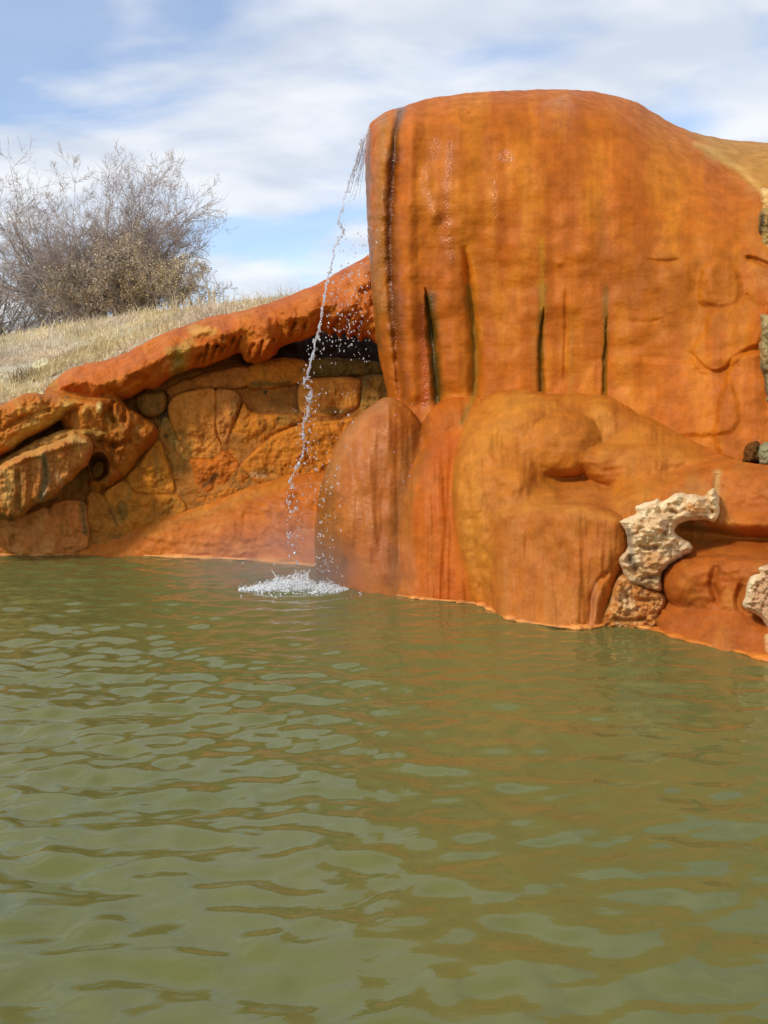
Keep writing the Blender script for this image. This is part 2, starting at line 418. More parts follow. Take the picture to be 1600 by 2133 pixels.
def tps_world(pts, X, Y):
    C = np.array(pts, float); S = 4.0; p = C[:, :2] / S; n = len(C)
    def U(r2): return 0.5 * r2 * np.log(r2 + 1e-9)
    K = U(((p[:, None] - p[None])**2).sum(-1)) + np.eye(n) * 0.02
    Pm = np.hstack([np.ones((n, 1)), p]); A = np.zeros((n + 3, n + 3)); A[:n, :n] = K; A[:n, n:] = Pm; A[n:, :n] = Pm.T
    w = np.linalg.solve(A, np.concatenate([C[:, 2], np.zeros(3)]))
    o = w[n] + w[n + 1] * X / S + w[n + 2] * Y / S
    for i in range(n): o = o + w[i] * U((X / S - p[i, 0])**2 + (Y / S - p[i, 1])**2)
    return o
HILLP = [tuple(at(a, b, y)) for a, b, y in [(-330, 905, 12.0), (-330, 800, 14), (-330, 742, 17.5), (0, 866, 12.2), (0, 790, 13.8), (0, 712, 17.5),
         (110, 820, 12.5), (110, 750, 14.5), (110, 690, 17.5), (250, 740, 12.7), (250, 690, 15), (250, 664, 17.5), (400, 684, 12.9), (400, 650, 16),
         (520, 652, 12.8), (520, 640, 14.5), (640, 640, 13.5)]]
HILLP += [(-6, 22, 2.6), (-2, 22, 2.9), (2, 22, 3.0), (6, 22, 2.6), (-1.0, 12.6, 2.75), (0.6, 12.8, 3.1), (2.2, 12.8, 3.4), (4.2, 12.5, 3.6), (6.5, 12.5, 3.4), (-9, 13, 1.5), (-9, 18, 2.2), (9, 18, 2.6)]
def hill_z(X, Y):
    z = tps_world(HILLP, np.clip(X, -9, 9), np.clip(Y, 11.5, 22))
    far = sst(np.hypot((X) / 1.0, (Y - 15)), 9, 26); z = z * (1 - far) + 0.6 * far
    edge = 12.75 + 0.4 * sst(X, -5, -2)
    front = sst(Y, edge - 0.35, edge)                              # stops behind the rocks
    bank = sst(np.maximum(np.abs(X) - 7.6, 1.6 - Y), 0, 1.2) * 0.35 - 0.75 * (1 - sst(np.maximum(np.abs(X) - 7.0, 1.3 - Y), 0, .6))
    return z * front + bank * (1 - front)
def ground():
    def axis(lo, hi, d, far):
        a = list(np.arange(lo, hi + 1e-6, d)); g = d
        x = hi
        while x < far: g *= 1.35; x += g; a.append(x)
        x = lo; g = d
        while x > -far: g *= 1.35; x -= g; a.insert(0, x)
        return np.array(a)
    xs = axis(-9, 9, .12, 900); ys = axis(0, 24, .12, 900); X, Y = np.meshgrid(xs, ys)
    Z = hill_z(X, Y); on = sst(Z, .5, 1.2)
    Z = Z + on * (fbm(X, Y, .9, .9, 4, 5) * .06)
    nx, ny = len(xs), len(ys); I = np.arange(nx * ny).reshape(ny, nx)
    Fq = np.stack([I[:-1, :-1], I[:-1, 1:], I[1:, 1:], I[1:, :-1]], -1).reshape(-1, 4)
    b = NB('dry_soil'); c0 = b.coord()
    n = b.noise(2.2, 6, .65, c0); n2 = b.noise(24, 4, .7, c0)
    col = b.mix(b.rng(n, .35, .65), (.42, .35, .23), (.58, .52, .38)); col = b.mix(b.rng(n2, .3, .7), col, (.60, .54, .40))
    b.set(Base_Color=col, Roughness=.95, Normal=b.bump(n2, .7, .04), Specular_IOR_Level=.1)
    tag(mesh_obj('ground', np.stack([X, Y, Z], -1).reshape(-1, 3), Fq, b.m, origin=(0, 0, 0)), 'straw coloured grassy slope rising behind the rocks', 'ground', kind='structure')
ground()

def rim(poly, parent, r=0.030, base=(214, 130, 82), name='mineral_rim', out=0.03):
    """thin pale shelf of mineral where the water laps the rock"""
    P = smooth_poly(poly, 8, False); W = at(P[:, 0], P[:, 1], dw(P[:, 1])); n = len(W); V = []; k = 8
    T = np.gradient(W, axis=0); T /= np.linalg.norm(T, axis=1)[:, None]
    for i in range(n):
        nrm = np.array([T[i][1], -T[i][0], 0]);
        if nrm[1] > 0: nrm = -nrm
        rr = r * (1 + .35 * math.sin(i * 1.3) * math.sin(i * .37 + 1)) * min(1, .25 + min(i, n - 1 - i) / 4) * (.45 + 1.1 * abs(math.sin(i * .21 + 2) * math.cos(i * .083)))
        for j in range(k):
            a = 2 * math.pi * j / k
            V.append(W[i] + nrm * (math.cos(a) * rr * 2.6 - out * .3) + np.array([0, 0, math.sin(a) * rr * .9 + .006]))
    V = np.array(V); I = np.arange(n * k).reshape(n, k)
    Fq = np.stack([I[:-1], np.roll(I, -1, 1)[:-1], np.roll(I, -1, 1)[1:], I[1:]], -1).reshape(-1, 4)
    C = np.broadcast_to(lin(base) * TINT, (len(V), 3)).copy(); C *= (1 + .25 * np.random.RandomState(3).randn(len(V), 1).clip(-1, 1))
    mesh_obj(name, V, Fq, M_ROCK, parent, C, np.full(len(V), .5))

def layer(name, poly, ctrl, feats=(), **kw): return dict(name=name, poly=poly, ctrl=ctrl, feats=feats, rims=[], **kw)
# ------------------------------------------------------------------ the rock tower
tower = relief('rock_tower',
    [(808, 832), (800, 790), (789, 740), (784, 700), (777, 640), (771, 560), (766, 480), (763, 420), (761, 350), (762, 300), (768, 264), (782, 248), (802, 234),
     (825, 226), (845, 221), (868, 212), (905, 203), (950, 197), (1010, 191), (1080, 188), (1130, 186), (1200, 187), (1245, 192), (1290, 202), (1330, 215),
     (1362, 234), (1400, 257), (1440, 273), (1480, 284), (1530, 292), (1600, 297), (1700, 300), (1800, 330), (1840, 600), (1840, 1080), (1500, 1100), (1200, 960), (900, 960), (815, 900)],
    [(780, 300, 10.45), (780, 800, 10.4), (900, 300, 10.25), (900, 820, 10.2), (1100, 250, 10.3), (1100, 500, 10.0), (1100, 820, 9.92), (1300, 300, 10.25), (1300, 520, 9.8),
     (1300, 820, 9.65), (1500, 420, 10.0), (1500, 620, 9.5), (1520, 900, 9.0), (1700, 420, 9.9), (1700, 900, 8.8), (1500, 310, 10.9), (1700, 320, 11.0), (1600, 380, 10.35), (1450, 340, 10.4)],
    feats=[('noise', 80, 700, 2, .055, 2), ('noise', 16, 260, 2, .004, 7), ('noise', 60, 7, 2, .001, 9), ('noise', 170, 120, 3, .085, 4), ('noise', 40, 16, 3, .004, 14),
        ('ridge', [(786, 250, 18), (782, 400, 20), (788, 600, 20), (806, 800, 20)], .10, 1),
        ('groove', [(838, 224, 5), (826, 270, 7), (820, 340, 10), (816, 420, 11), (815, 520, 11), (818, 620, 11), (824, 700, 9), (834, 830, 7)], .09, 1),
        ('ridge', [(862, 230, 16), (852, 500, 16), (862, 820, 18)], .08, 1),
        ('bump', 905, 450, 16, 26, 0, .07), ('bump', 890, 370, 12, 30, 0, .03),
        ('groove', [(886, 600, 1), (892, 650, 4), (900, 700, 9), (908, 770, 10), (914, 860, 11)], .13),
        ('groove', [(968, 520, 6), (978, 600, 9), (986, 680, 10), (990, 760, 12), (988, 840, 12)], .10),
        ('ridge', [(940, 560, 22), (945, 820, 22)], .05),
        ('groove', [(1132, 640, 1), (1130, 675, 2), (1126, 710, 4), (1127, 780, 6), (1129, 850, 7)], .065),
        ('groove', [(1264, 660, 1), (1262, 700, 1.5), (1260, 750, 3.5), (1258, 850, 4.5)], .055),
        ('groove', [(1180, 600, 5), (1178, 800, 6)], .03),
        ('groove', [(1345, 541, 3), (1385, 545, 4), (1415, 541, 3)], .02), ('groove', [(1305, 668, 3), (1350, 671, 4), (1380, 664, 3)], .010),
        ('plate', [(1465, 560), (1500, 545), (1530, 560), (1542, 600), (1535, 630), (1500, 640), (1460, 625)], .05, 8), ('bump', 1480, 590, 14, 28, 0, .03),
        ('plate', [(1480, 650), (1530, 640), (1560, 620), (1600, 640), (1600, 715), (1560, 725), (1520, 765), (1490, 775), (1450, 765), (1445, 720), (1470, 690)], .045, 7),
        ('plate', [(1520, 770), (1570, 735), (1700, 740), (1700, 960), (1500, 950)], .07, 9),
        ('plate', [(1240, 758), (1430, 756), (1450, 775), (1510, 775), (1520, 900), (1240, 880)], .022, 6),
        ('groove', [(1440, 735, 3), (1470, 768, 4), (1505, 772, 4), (1530, 745, 4), (1560, 728, 5), (1590, 722, 5)], .035),
        ('groove', [(1555, 536, 4), (1575, 542, 5), (1605, 556, 6)], .06), ('groove', [(1552, 612, 3), (1575, 628, 4), (1600, 645, 5)], .03),
        ('bump', 1580, 700, 24, 60, 20, .08), ('bump', 980, 236, 9, 5, 0, -.05), ('bump', 1166, 548, 10, 9, 0, .02)],
    Rp=62, E=.75, Tb=1.6, Rb=170, jit=1.2, seed=1, tint=(.90, .87, .62), rough=.003, cscale=(60, 260), base=((194, 100, 34), (178, 86, 26), (206, 116, 42), (182, 92, 34)),
    strokes=[('v', 30, 700, .18, (174, 86, 28), .28), ('v', 90, 800, .2, (206, 120, 44), .45), ('v', 190, 900, .2, (174, 94, 38), .35),
        ('p', [(1440, 268), (1640, 280), (1640, 420), (1590, 400), (1550, 365), (1500, 340), (1470, 310)], 14, (192, 132, 88), .9),
        ('l', [(1450, 300), (1500, 325), (1550, 360), (1590, 405)], 7, (214, 158, 120), .7), ('p', [(1560, 400), (1640, 400), (1640, 640), (1575, 600), (1560, 500)], 14, (178, 104, 62), .6),
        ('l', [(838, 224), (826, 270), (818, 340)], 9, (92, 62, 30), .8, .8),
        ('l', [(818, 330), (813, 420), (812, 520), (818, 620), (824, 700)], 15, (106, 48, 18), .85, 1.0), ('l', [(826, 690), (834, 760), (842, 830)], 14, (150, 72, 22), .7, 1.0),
        ('l', [(800, 250), (794, 330), (790, 450), (794, 650)], 12, (168, 104, 36), .6, .7), ('l', [(768, 280), (766, 420), (774, 560), (790, 720)], 7, (120, 84, 50), .6, .7),
        ('l', [(880, 640), (884, 760), (886, 840)], 9, (188, 80, 28), .8, .9), ('l', [(905, 300), (890, 380), (905, 460), (925, 500)], 12, (200, 108, 52), .5, .95),
        ('l', [(940, 300), (930, 420), (940, 540)], 8, None, .7, .9), ('l', [(1030, 380), (1034, 460)], 8, None, .7, .8), ('e', 1170, 240, 50, 50, None, .6, .75), ('e', 1055, 325, 20, 16, None, .8, .8),
        ('l', [(893, 620), (903, 720), (914, 850)], 11, (84, 66, 32), .95, .6), ('l', [(975, 600), (986, 700), (988, 840)], 9, (120, 92, 36), .75), ('l', [(1130, 600), (1126, 720), (1128, 850)], 8, (96, 72, 26), .85),  # first slit: olive stone with its interior shade painted in
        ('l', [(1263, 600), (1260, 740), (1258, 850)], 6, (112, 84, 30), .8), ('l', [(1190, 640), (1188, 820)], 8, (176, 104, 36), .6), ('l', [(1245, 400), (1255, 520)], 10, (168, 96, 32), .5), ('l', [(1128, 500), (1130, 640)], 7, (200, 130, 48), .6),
        ('p', [(1330, 500), (1560, 520), (1560, 700), (1330, 720)], 30, (178, 98, 36), .5), ('e', 1300, 560, 120, 90, (160, 80, 28), .45)],
    label='tallest orange rock mass with vertical drip streaks and dark slits near its foot', cat='rock formation')

# grey stones beside the tower at the right edge of the view
def side_stone(poly, Y, base, strokes=(), lab=None, seed=0):
    return relief('stone', poly, [(1580, 400, Y), (1700, 400, Y - .1), (1600, 950, Y - .2)], [('noise', 18, 40, 3, .06, seed), ('noise', 8, 9, 2, .03, seed)], jit=4, Rp=16, E=.22, Tb=.5, Rb=40, base=base, strokes=strokes, seed=seed, mat=M_ROUGH, label=lab, cat='stone', group='bare stones at the right flank of the rock tower')
side_stone([(1588, 402), (1598, 392), (1640, 400), (1680, 430), (1640, 452), (1590, 440)], 9.75, ((214, 176, 128), (188, 128, 80)), (), 'pale cream stone at the right edge high beside the tower', 21)
side_stone([(1582, 445), (1592, 434), (1640, 440), (1690, 470), (1690, 540), (1640, 550), (1598, 545), (1580, 533), (1578, 490)], 9.6, ((168, 134, 84), (122, 108, 84), (190, 150, 92)), [('l', [(1588, 450), (1582, 500), (1586, 535)], 5, (52, 44, 30), .9, .9)], 'olive wet stone at the right edge above the dark notch', 22)
side_stone([(1600, 553), (1640, 550), (1690, 560), (1690, 640), (1620, 650), (1598, 640), (1579, 622), (1576, 600), (1588, 575)], 9.45, ((140, 122, 92), (170, 146, 108), (112, 102, 84)), [('l', [(1590, 560), (1580, 600), (1590, 630)], 5, (205, 196, 186), .75, .9)], 'grey stone with white wet crust below the dark notch at the right edge', 23)
side_stone([(1584, 664), (1600, 655), (1690, 660), (1690, 900), (1640, 914), (1606, 908), (1596, 860), (1590, 800), (1583, 740)], 9.0, ((156, 142, 118), (124, 112, 90), (176, 150, 116)), [('l', [(1590, 760), (1596, 820)], 7, (70, 62, 46), .7, .5)], 'tall grey green stone at the right edge above the terrace', 24)
side_stone([(1548, 935), (1560, 923), (1580, 922), (1590, 940), (1588, 968), (1552, 968), (1545, 952)], 8.75, ((98, 62, 26), (70, 44, 18)), (), 'dark brown stone in the hollow at the terrace back', 25)
side_stone([(1582, 930), (1598, 920), (1650, 920), (1680, 960), (1640, 985), (1592, 974), (1580, 955)], 8.6, ((134, 130, 112), (166, 160, 138)), (), 'small light grey stone at the right edge on the terrace', 26)

# ------------------------------------------------------------------ domes and mounds at the tower's foot
lobe = layer('lobe', [(860, 960), (868, 915), (884, 872), (905, 846), (935, 826), (965, 822), (1000, 830), (1010, 900), (960, 1000), (880, 1010)],
    [(880, 960, 9.85), (930, 840, 9.95), (960, 900, 9.8), (900, 900, 9.85)], [('noise', 20, 90, 3, .03, 3)], Rp=50, E=.3, Tb=.7, base=((198, 100, 36), (184, 86, 28)), seed=31,
    strokes=[('l', [(988, 825), (975, 850), (960, 880)], 7, (150, 112, 50), .6), ('l', [(890, 870), (872, 930)], 9, (150, 74, 34), .6)], label='small orange lobe wedged between the sprayed dome and the large mound')
dome1 = layer('dome', [(812, 826), (782, 838), (748, 864), (717, 895), (697, 930), (681, 970), (668, 1012), (660, 1060), (655, 1110), (655, 1160), (660, 1200), (670, 1290), (760, 1330), (900, 1330), (915, 1200), (905, 1060), (888, 940), (876, 888), (850, 848)],
    [(740, 1228, None), (830, 1241, None), (690, 1100, 9.75), (750, 950, 9.75), (810, 850, 9.72), (860, 910, 9.7), (860, 1100, 9.5), (670, 1215, 9.95), (760, 1100, 9.55)],
    [('noise', 40, 260, 3, .06, 5), ('noise', 90, 130, 2, .08, 3), ('ridge', [(760, 900, 40), (745, 1050, 50), (750, 1230, 50)], .06, 1)],
    Rp=75, E=.5, Tb=.9, base=((190, 98, 42), (180, 90, 36), (194, 106, 52)), seed=32, jit=1,
    strokes=[('v', 30, 300, .2, (176, 88, 34), .3), ('p', [(655, 1000), (690, 960), (730, 1250), (660, 1250)], 16, (150, 88, 40), .7, .7), ('l', [(800, 835), (745, 875), (705, 940), (690, 1000)], 22, (196, 122, 88), .6, 1.0), ('p', [(700, 880), (830, 850), (800, 1200), (680, 1200)], 30, None, .8, .45),  # pink line paints the wet sheen on the lit upper left
        ('l', [(862, 905), (840, 1000), (826, 1100), (820, 1240)], 16, (140, 78, 36), .7)],  # shade of the dome's right side, painted as a darker band
    label='smooth rounded dome at the waterline directly behind the splash')
dome1['rims'].append(([(664, 1197), (700, 1213), (740, 1228), (790, 1235), (832, 1241)], .010, (190, 104, 62)))
dome2 = layer('dome', [(962, 893), (930, 898), (898, 922), (872, 950), (852, 985), (839, 1030), (832, 1100), (828, 1180), (824, 1250), (828, 1330), (1000, 1330), (1010, 1000), (1000, 920)],
    [(850, 1243, None), (950, 1251, None), (900, 930, 9.65), (880, 1050, 9.38), (950, 950, 9.6), (950, 1100, 9.2), (840, 1150, 9.4)],
    [('noise', 26, 300, 3, .05, 6), ('ridge', [(905, 980, 26), (893, 1100, 28), (900, 1240, 30)], .06, 1)], Rp=55, E=.26, Tb=.7, base=((202, 98, 34), (190, 84, 28)), seed=33, jit=1,
    strokes=[('v', 26, 360, .18, (188, 98, 38), .35), ('l', [(880, 950), (850, 1050), (846, 1240)], 14, (156, 92, 40), .7), ('l', [(930, 960), (925, 1100), (935, 1245)], 14, (206, 98, 34), .6), ('l', [(900, 915), (885, 1000)], 20, (178, 92, 60), .5)],
    label='narrow bright orange flowing dome between the splash dome and the large mound')
dome2['rims'].append(([(828, 1240), (860, 1246), (900, 1250), (960, 1255)], .02))
mound = layer('hummock',
    [(1000, 838), (1020, 822), (1060, 813), (1110, 811), (1138, 820), (1200, 817), (1260, 822), (1300, 838), (1340, 862), (1400, 885), (1440, 903), (1475, 930), (1505, 948), (1550, 962), (1600, 968), (1720, 972),
     (1720, 1120), (1500, 1180), (1300, 1330), (1100, 1400), (1000, 1360), (975, 1260), (958, 1180), (944, 1110), (938, 1050), (940, 985), (950, 935), (965, 895), (980, 862)],
    [(990, 1259, None), (1030, 1272, None), (960, 1150, 9.0), (965, 1000, 9.15), (1000, 900, 9.35), (1080, 835, 9.5), (1200, 845, 9.4), (1300, 870, 9.25), (1400, 920, 9.0), (1500, 962, 8.75), (1600, 980, 8.5), (1700, 985, 8.4),
     (1060, 1000, 8.85), (1040, 1060, 8.75), (1160, 1036, 8.75), (1160, 1056, 8.35), (1290, 1060, 8.3), (1290, 1035, 8.6), (1300, 960, 8.85), (1400, 1000, 8.55), (1100, 1150, 8.7), (1250, 1200, 8.5), (1020, 1150, 8.72), (1140, 920, 9.1), (1200, 1008, 9.3), (1245, 1012, 9.25), (1140, 1008, 9.05), (1420, 1050, 8.4), (1500, 1050, 8.4)],
    [('noise', 60, 60, 3, .05, 8), ('noise', 18, 120, 3, .02, 2), ('bump', 1100, 855, 80, 36, -14, .10), ('bump', 1270, 852, 66, 30, 18, .10), ('bump', 1360, 895, 80, 24, 22, .08), ('bump', 1088, 1000, 34, 34, 0, .10), ('bump', 1150, 1024, 22, 12, 20, .07), ('groove', [(1248, 985, 4), (1262, 1012, 5), (1268, 1030, 4)], .10), ('ridge', [(1020, 900, 26), (985, 980, 26), (980, 1080, 28)], .08), ('groove', [(1345, 988, 10), (1400, 982, 10), (1440, 978, 9)], .03),
     ('ridge', [(960, 930, 14), (952, 1030, 14), (965, 1150, 16), (990, 1255, 16)], .05), ('groove', [(975, 1000, 8), (985, 1120, 8), (1005, 1250, 8)], .04), ('ridge', [(1260, 1045, 14), (1350, 1025, 16), (1420, 1000, 16)], .06), ('groove', [(1430, 985, 6), (1500, 978, 5), (1590, 982, 5)], .03)],
    Rp=70, E=.35, Tb=.8, seed=34, jit=1.2, base=((194, 106, 42), (184, 94, 36), (200, 118, 52)),
    strokes=[('l', [(1060, 880), (1000, 920), (975, 990), (985, 1080), (1000, 1200)], 34, (216, 128, 56), .65), ('e', 1080, 840, 80, 24, (212, 130, 62), .6), ('v', 24, 260, .22, (192, 106, 42), .25), ('e', 1190, 1012, 60, 22, (168, 96, 46), .5), ('p', [(1020, 1040), (1320, 1030), (1320, 1070), (1020, 1075)], 10, (192, 112, 56), .6),  # lit flank and top painted brighter, shade of the hollow painted darker
        ('l', [(945, 960), (940, 1060), (950, 1150)], 8, (156, 104, 44), .7), ('p', [(1350, 960), (1720, 960), (1720, 1100), (1350, 1100)], 20, (196, 106, 46), .7)],
    label='broad lumpy orange mound with a dark hollow in front of the tower')
mound['rims'].append(([(950, 1255), (1000, 1260), (1035, 1276)], .022))
knob = layer('knob', [(1102, 915), (1118, 882), (1150, 862), (1190, 858), (1228, 872), (1250, 900), (1252, 928), (1240, 955), (1215, 988), (1170, 994), (1130, 988), (1106, 955)],
    [(1180, 900, 8.98), (1180, 960, 8.92), (1120, 930, 9.0), (1240, 920, 9.0)], [('noise', 40, 40, 2, .03, 3)], Rp=62, E=.30, seed=134, base=((196, 108, 42), (188, 98, 38), (202, 118, 50)))
roll = layer('roll', [(1205, 950), (1240, 930), (1300, 924), (1380, 926), (1440, 940), (1500, 958), (1540, 972), (1500, 984), (1430, 985), (1360, 994), (1300, 1014), (1266, 1020), (1238, 1006), (1215, 984)],
    [(1230, 962, 8.92), (1350, 955, 8.78), (1500, 968, 8.6), (1270, 1000, 8.85)], [('noise', 50, 20, 2, .03, 5)], Rp=34, E=.26, seed=135, base=((192, 104, 40), (184, 94, 36), (198, 114, 50)))
block = layer('block', [(1032, 1072), (1060, 1058), (1120, 1051), (1180, 1048), (1240, 1053), (1285, 1068), (1304, 1090), (1310, 1130), (1302, 1165), (1288, 1200), (1276, 1240), (1262, 1275), (1255, 1330), (1200, 1390), (1080, 1380), (1030, 1330), (1024, 1240), (1022, 1150)],
    [(1060, 1288, None), (1170, 1306, None), (1240, 1306, None), (1060, 1080, 8.58), (1180, 1070, 8.2), (1285, 1090, 8.05), (1050, 1180, 8.5), (1290, 1150, 8.0)],
    [('noise', 30, 260, 3, .05, 9), ('noise', 80, 80, 2, .05, 5), ('groove', [(1270, 1190, 6), (1245, 1215, 7), (1232, 1250, 6), (1232, 1300, 6)], .05), ('ridge', [(1250, 1230, 7), (1240, 1300, 8)], .02)],
    Rp=34, E=.30, Tb=.6, seed=35, base=((192, 102, 46), (182, 92, 38), (194, 110, 56)), strokes=[('v', 22, 300, .15, (182, 108, 60), .35), ('v', 60, 300, .2, (180, 90, 36), .4), ('l', [(1240, 1215), (1232, 1300)], 8, (196, 128, 108), .6, .7), ('l', [(1040, 1075), (1160, 1056), (1290, 1085)], 8, (206, 126, 66), .6)],
    label='square faced reddish block dipping into the water below the mound')
block['rims'].append(([(1028, 1272), (1060, 1288), (1110, 1299), (1170, 1307), (1230, 1308), (1262, 1301)], .022))
terrace = layer('terrace', [(1300, 1060), (1360, 1030), (1430, 990), (1500, 976), (1600, 980), (1740, 985), (1800, 1200), (1780, 1480), (1500, 1450), (1300, 1400), (1240, 1330), (1260, 1240), (1290, 1150)],
    [(1270, 1304, None), (1350, 1308, 7.98), (1420, 1333, 7.95), (1500, 1352, 7.75), (1600, 1376, 7.4), (1700, 1400, 7.1), (1320, 1060, 8.35), (1450, 1000, 8.3), (1600, 1000, 8.0), (1450, 1080, 8.1), (1600, 1080, 7.9), (1600, 1180, 7.75), (1450, 1180, 8.05), (1300, 1200, 8.15)],
    [('noise', 50, 50, 3, .04, 4), ('groove', [(1400, 1112, 14), (1480, 1118, 16), (1560, 1128, 16), (1700, 1130, 18)], .26, 1), ('ridge', [(1500, 1085, 18), (1600, 1090, 18), (1700, 1095, 18)], .08, 1), ('ridge', [(1420, 1150, 12), (1520, 1152, 10), (1700, 1160, 10)], .05, 1),
     ('groove', [(1496, 985, 8), (1490, 1020, 7)], .04)],
    Rp=26, E=.12, Tb=.8, seed=36, base=((192, 98, 42), (180, 88, 36), (186, 110, 58)), strokes=[('l', [(1400, 1112), (1500, 1122), (1700, 1132)], 14, (150, 92, 46), .5), ('e', 1440, 1110, 55, 28, (150, 112, 76), .9), ('l', [(1496, 985), (1490, 1030)], 8, (206, 160, 130), .6), ('p', [(1240, 1180), (1385, 1230), (1370, 1330), (1240, 1320)], 10, (190, 122, 66), .8)],  # undercut line and oval paint the shade below the shelf
    label='layered orange terrace at the right with an undercut shadowed shelf')
crag = relief('rock_crag', [(1302, 1196), (1345, 1222), (1382, 1234), (1388, 1256), (1374, 1290), (1368, 1340), (1240, 1340), (1252, 1290), (1268, 1258), (1280, 1215)],
    [(1260, 1304, None), (1360, 1310, 7.93), (1320, 1210, 7.95), (1300, 1250, 7.95)], [('rnoise', 34, 26, 4, -.12, 3), ('noise', 12, 12, 3, .05, 6), ('groove', [(1278, 1286, 4), (1300, 1292, 4), (1345, 1288, 4)], .09), ('groove', [(1298, 1230, 5), (1320, 1250, 5), (1375, 1248, 4)], .07)],
    Rp=14, E=.15, Tb=.4, seed=37, mat=M_ROUGH, base=((198, 134, 82), (176, 104, 52), (218, 170, 132)), strokes=[('e', 1305, 1250, 20, 26, (226, 188, 158), .8, .8)], cscale=(26, 20), label='rough tan broken rock at the waterline under the white crusted rock', cat='rock')
rim([(1255, 1302), (1300, 1302), (1366, 1312)], crag, .018)
white1 = relief('crusted_rock', [(1291, 1085), (1321, 1074), (1326, 1066), (1323, 1055), (1340, 1047), (1355, 1045), (1370, 1037), (1376, 1045), (1392, 1040), (1406, 1028), (1419, 1027), (1447, 1030), (1468, 1031), (1476, 1023), (1489, 1016), (1492, 1028), (1499, 1041), (1498, 1072), (1488, 1087), (1460, 1084), (1432, 1084), (1412, 1094),
     (1402, 1106), (1420, 1120), (1441, 1134), (1438, 1152), (1419, 1160), (1391, 1183), (1379, 1201), (1380, 1230), (1344, 1226), (1313, 1216), (1298, 1193), (1288, 1167), (1302, 1149), (1307, 1123), (1300, 1100)],
    [(1300, 1090, 7.93), (1480, 1040, 7.86), (1440, 1060, 7.78), (1350, 1100, 7.78), (1350, 1200, 7.87), (1430, 1140, 7.82)],
    [('rnoise', 50, 38, 3, -.17, 12), ('noise', 14, 8, 3, .035, 6), ('groove', [(1393, 1048, 3), (1398, 1062, 4), (1412, 1070, 3)], .08), ('groove', [(1330, 1135, 4), (1350, 1142, 5), (1372, 1138, 4)], .09), ('groove', [(1308, 1110, 4), (1312, 1160, 6), (1330, 1200, 6)], .09), ('groove', [(1335, 1208, 4), (1378, 1196, 4)], .08), ('groove', [(1472, 1036, 3), (1486, 1070, 3)], .05),
     ('bump', 1350, 1105, 30, 24, 0, .08), ('bump', 1440, 1058, 34, 18, 0, .07)], Rp=12, E=.16, Tb=.35, step=1.6, seed=38, mat=M_WHITE, jit=2.4,
    base=((214, 184, 148), (196, 158, 118), (230, 208, 176)), cscale=(22, 20), rough=.02,
    strokes=[('v', 26, 20, .22, (196, 126, 70), .55), ('p', [(1300, 1180), (1385, 1170), (1385, 1235), (1300, 1225)], 12, (186, 140, 92), .6), ('e', 1442, 1060, 30, 14, (216, 162, 104), .8), ('e', 1368, 1168, 24, 20, (196, 146, 100), .8), ('l', [(1310, 1105), (1314, 1150), (1322, 1180)], 6, (142, 134, 124), .8), ('l', [(1303, 1200), (1335, 1215), (1375, 1205)], 7, (156, 142, 116), .6), ('l', [(1295, 1085), (1330, 1074), (1360, 1062), (1410, 1036)], 8, (238, 218, 182), .9), ('l', [(1325, 1058), (1370, 1042)], 5, (238, 220, 188), .9), ('l', [(1480, 1025), (1494, 1050), (1492, 1078)], 5, (232, 214, 170), .9)],
    label='white crusted jagged rock left of the undercut shelf, above the waterline crag', cat='rock')
lumpB = layer('bulge', [(1372, 1262), (1400, 1252), (1450, 1250), (1520, 1258), (1570, 1280), (1620, 1300), (1700, 1330), (1700, 1500), (1500, 1440), (1380, 1390), (1362, 1330), (1360, 1290)],
    [(1380, 1318, None), (1480, 1347, None), (1600, 1374, None), (1400, 1262, 7.85), (1500, 1265, 7.5), (1600, 1305, 7.1)], [('noise', 60, 40, 3, .05, 5)], Rp=40, E=.22, Tb=.5, seed=39, base=((184, 92, 46), (172, 82, 40), (190, 104, 58)), strokes=[('l', [(1365, 1270), (1360, 1320)], 10, (150, 88, 46), .6)],
    label='low smooth orange boulder lying half in the water at the right')
lumpB['rims'].append(([(1358, 1310), (1400, 1325), (1480, 1346), (1540, 1359), (1640, 1385)], .022, (206, 112, 52)))
lumpA = layer('bulge', [(1378, 1215), (1388, 1185), (1410, 1168), (1450, 1160), (1520, 1158), (1580, 1164), (1640, 1180), (1660, 1320), (1590, 1300), (1540, 1285), (1480, 1275), (1420, 1268), (1390, 1250)],
    [(1400, 1200, 7.75), (1500, 1200, 7.5), (1600, 1220, 7.3), (1420, 1260, 7.7), (1550, 1280, 7.35)], [('noise', 60, 50, 3, .05, 15), ('groove', [(1492, 1175, 8), (1486, 1215, 9), (1496, 1262, 9)], .06), ('groove', [(1545, 1215, 8), (1538, 1255, 9), (1550, 1290, 9)], .07), ('bump', 1435, 1215, 40, 36, 0, .07)],
    Rp=34, E=.25, Tb=.5, seed=40, base=((188, 94, 42), (176, 84, 36), (192, 108, 56)), label='grooved orange boulder resting above the low waterline boulder at the right')
rm = empty('rock_mound', tuple(at(1100, 1295, 9.0)))
tag(rm, 'wide lumpy orange rock mass of domes and bulges at the waterline before the tower', 'rock formation')
fused(rm, [lobe, dome1, dome2, mound, knob, roll, block, terrace, lumpB, lumpA], (630, 790, 1860, 1500), k=.06, tint=(.84, .86, .84))
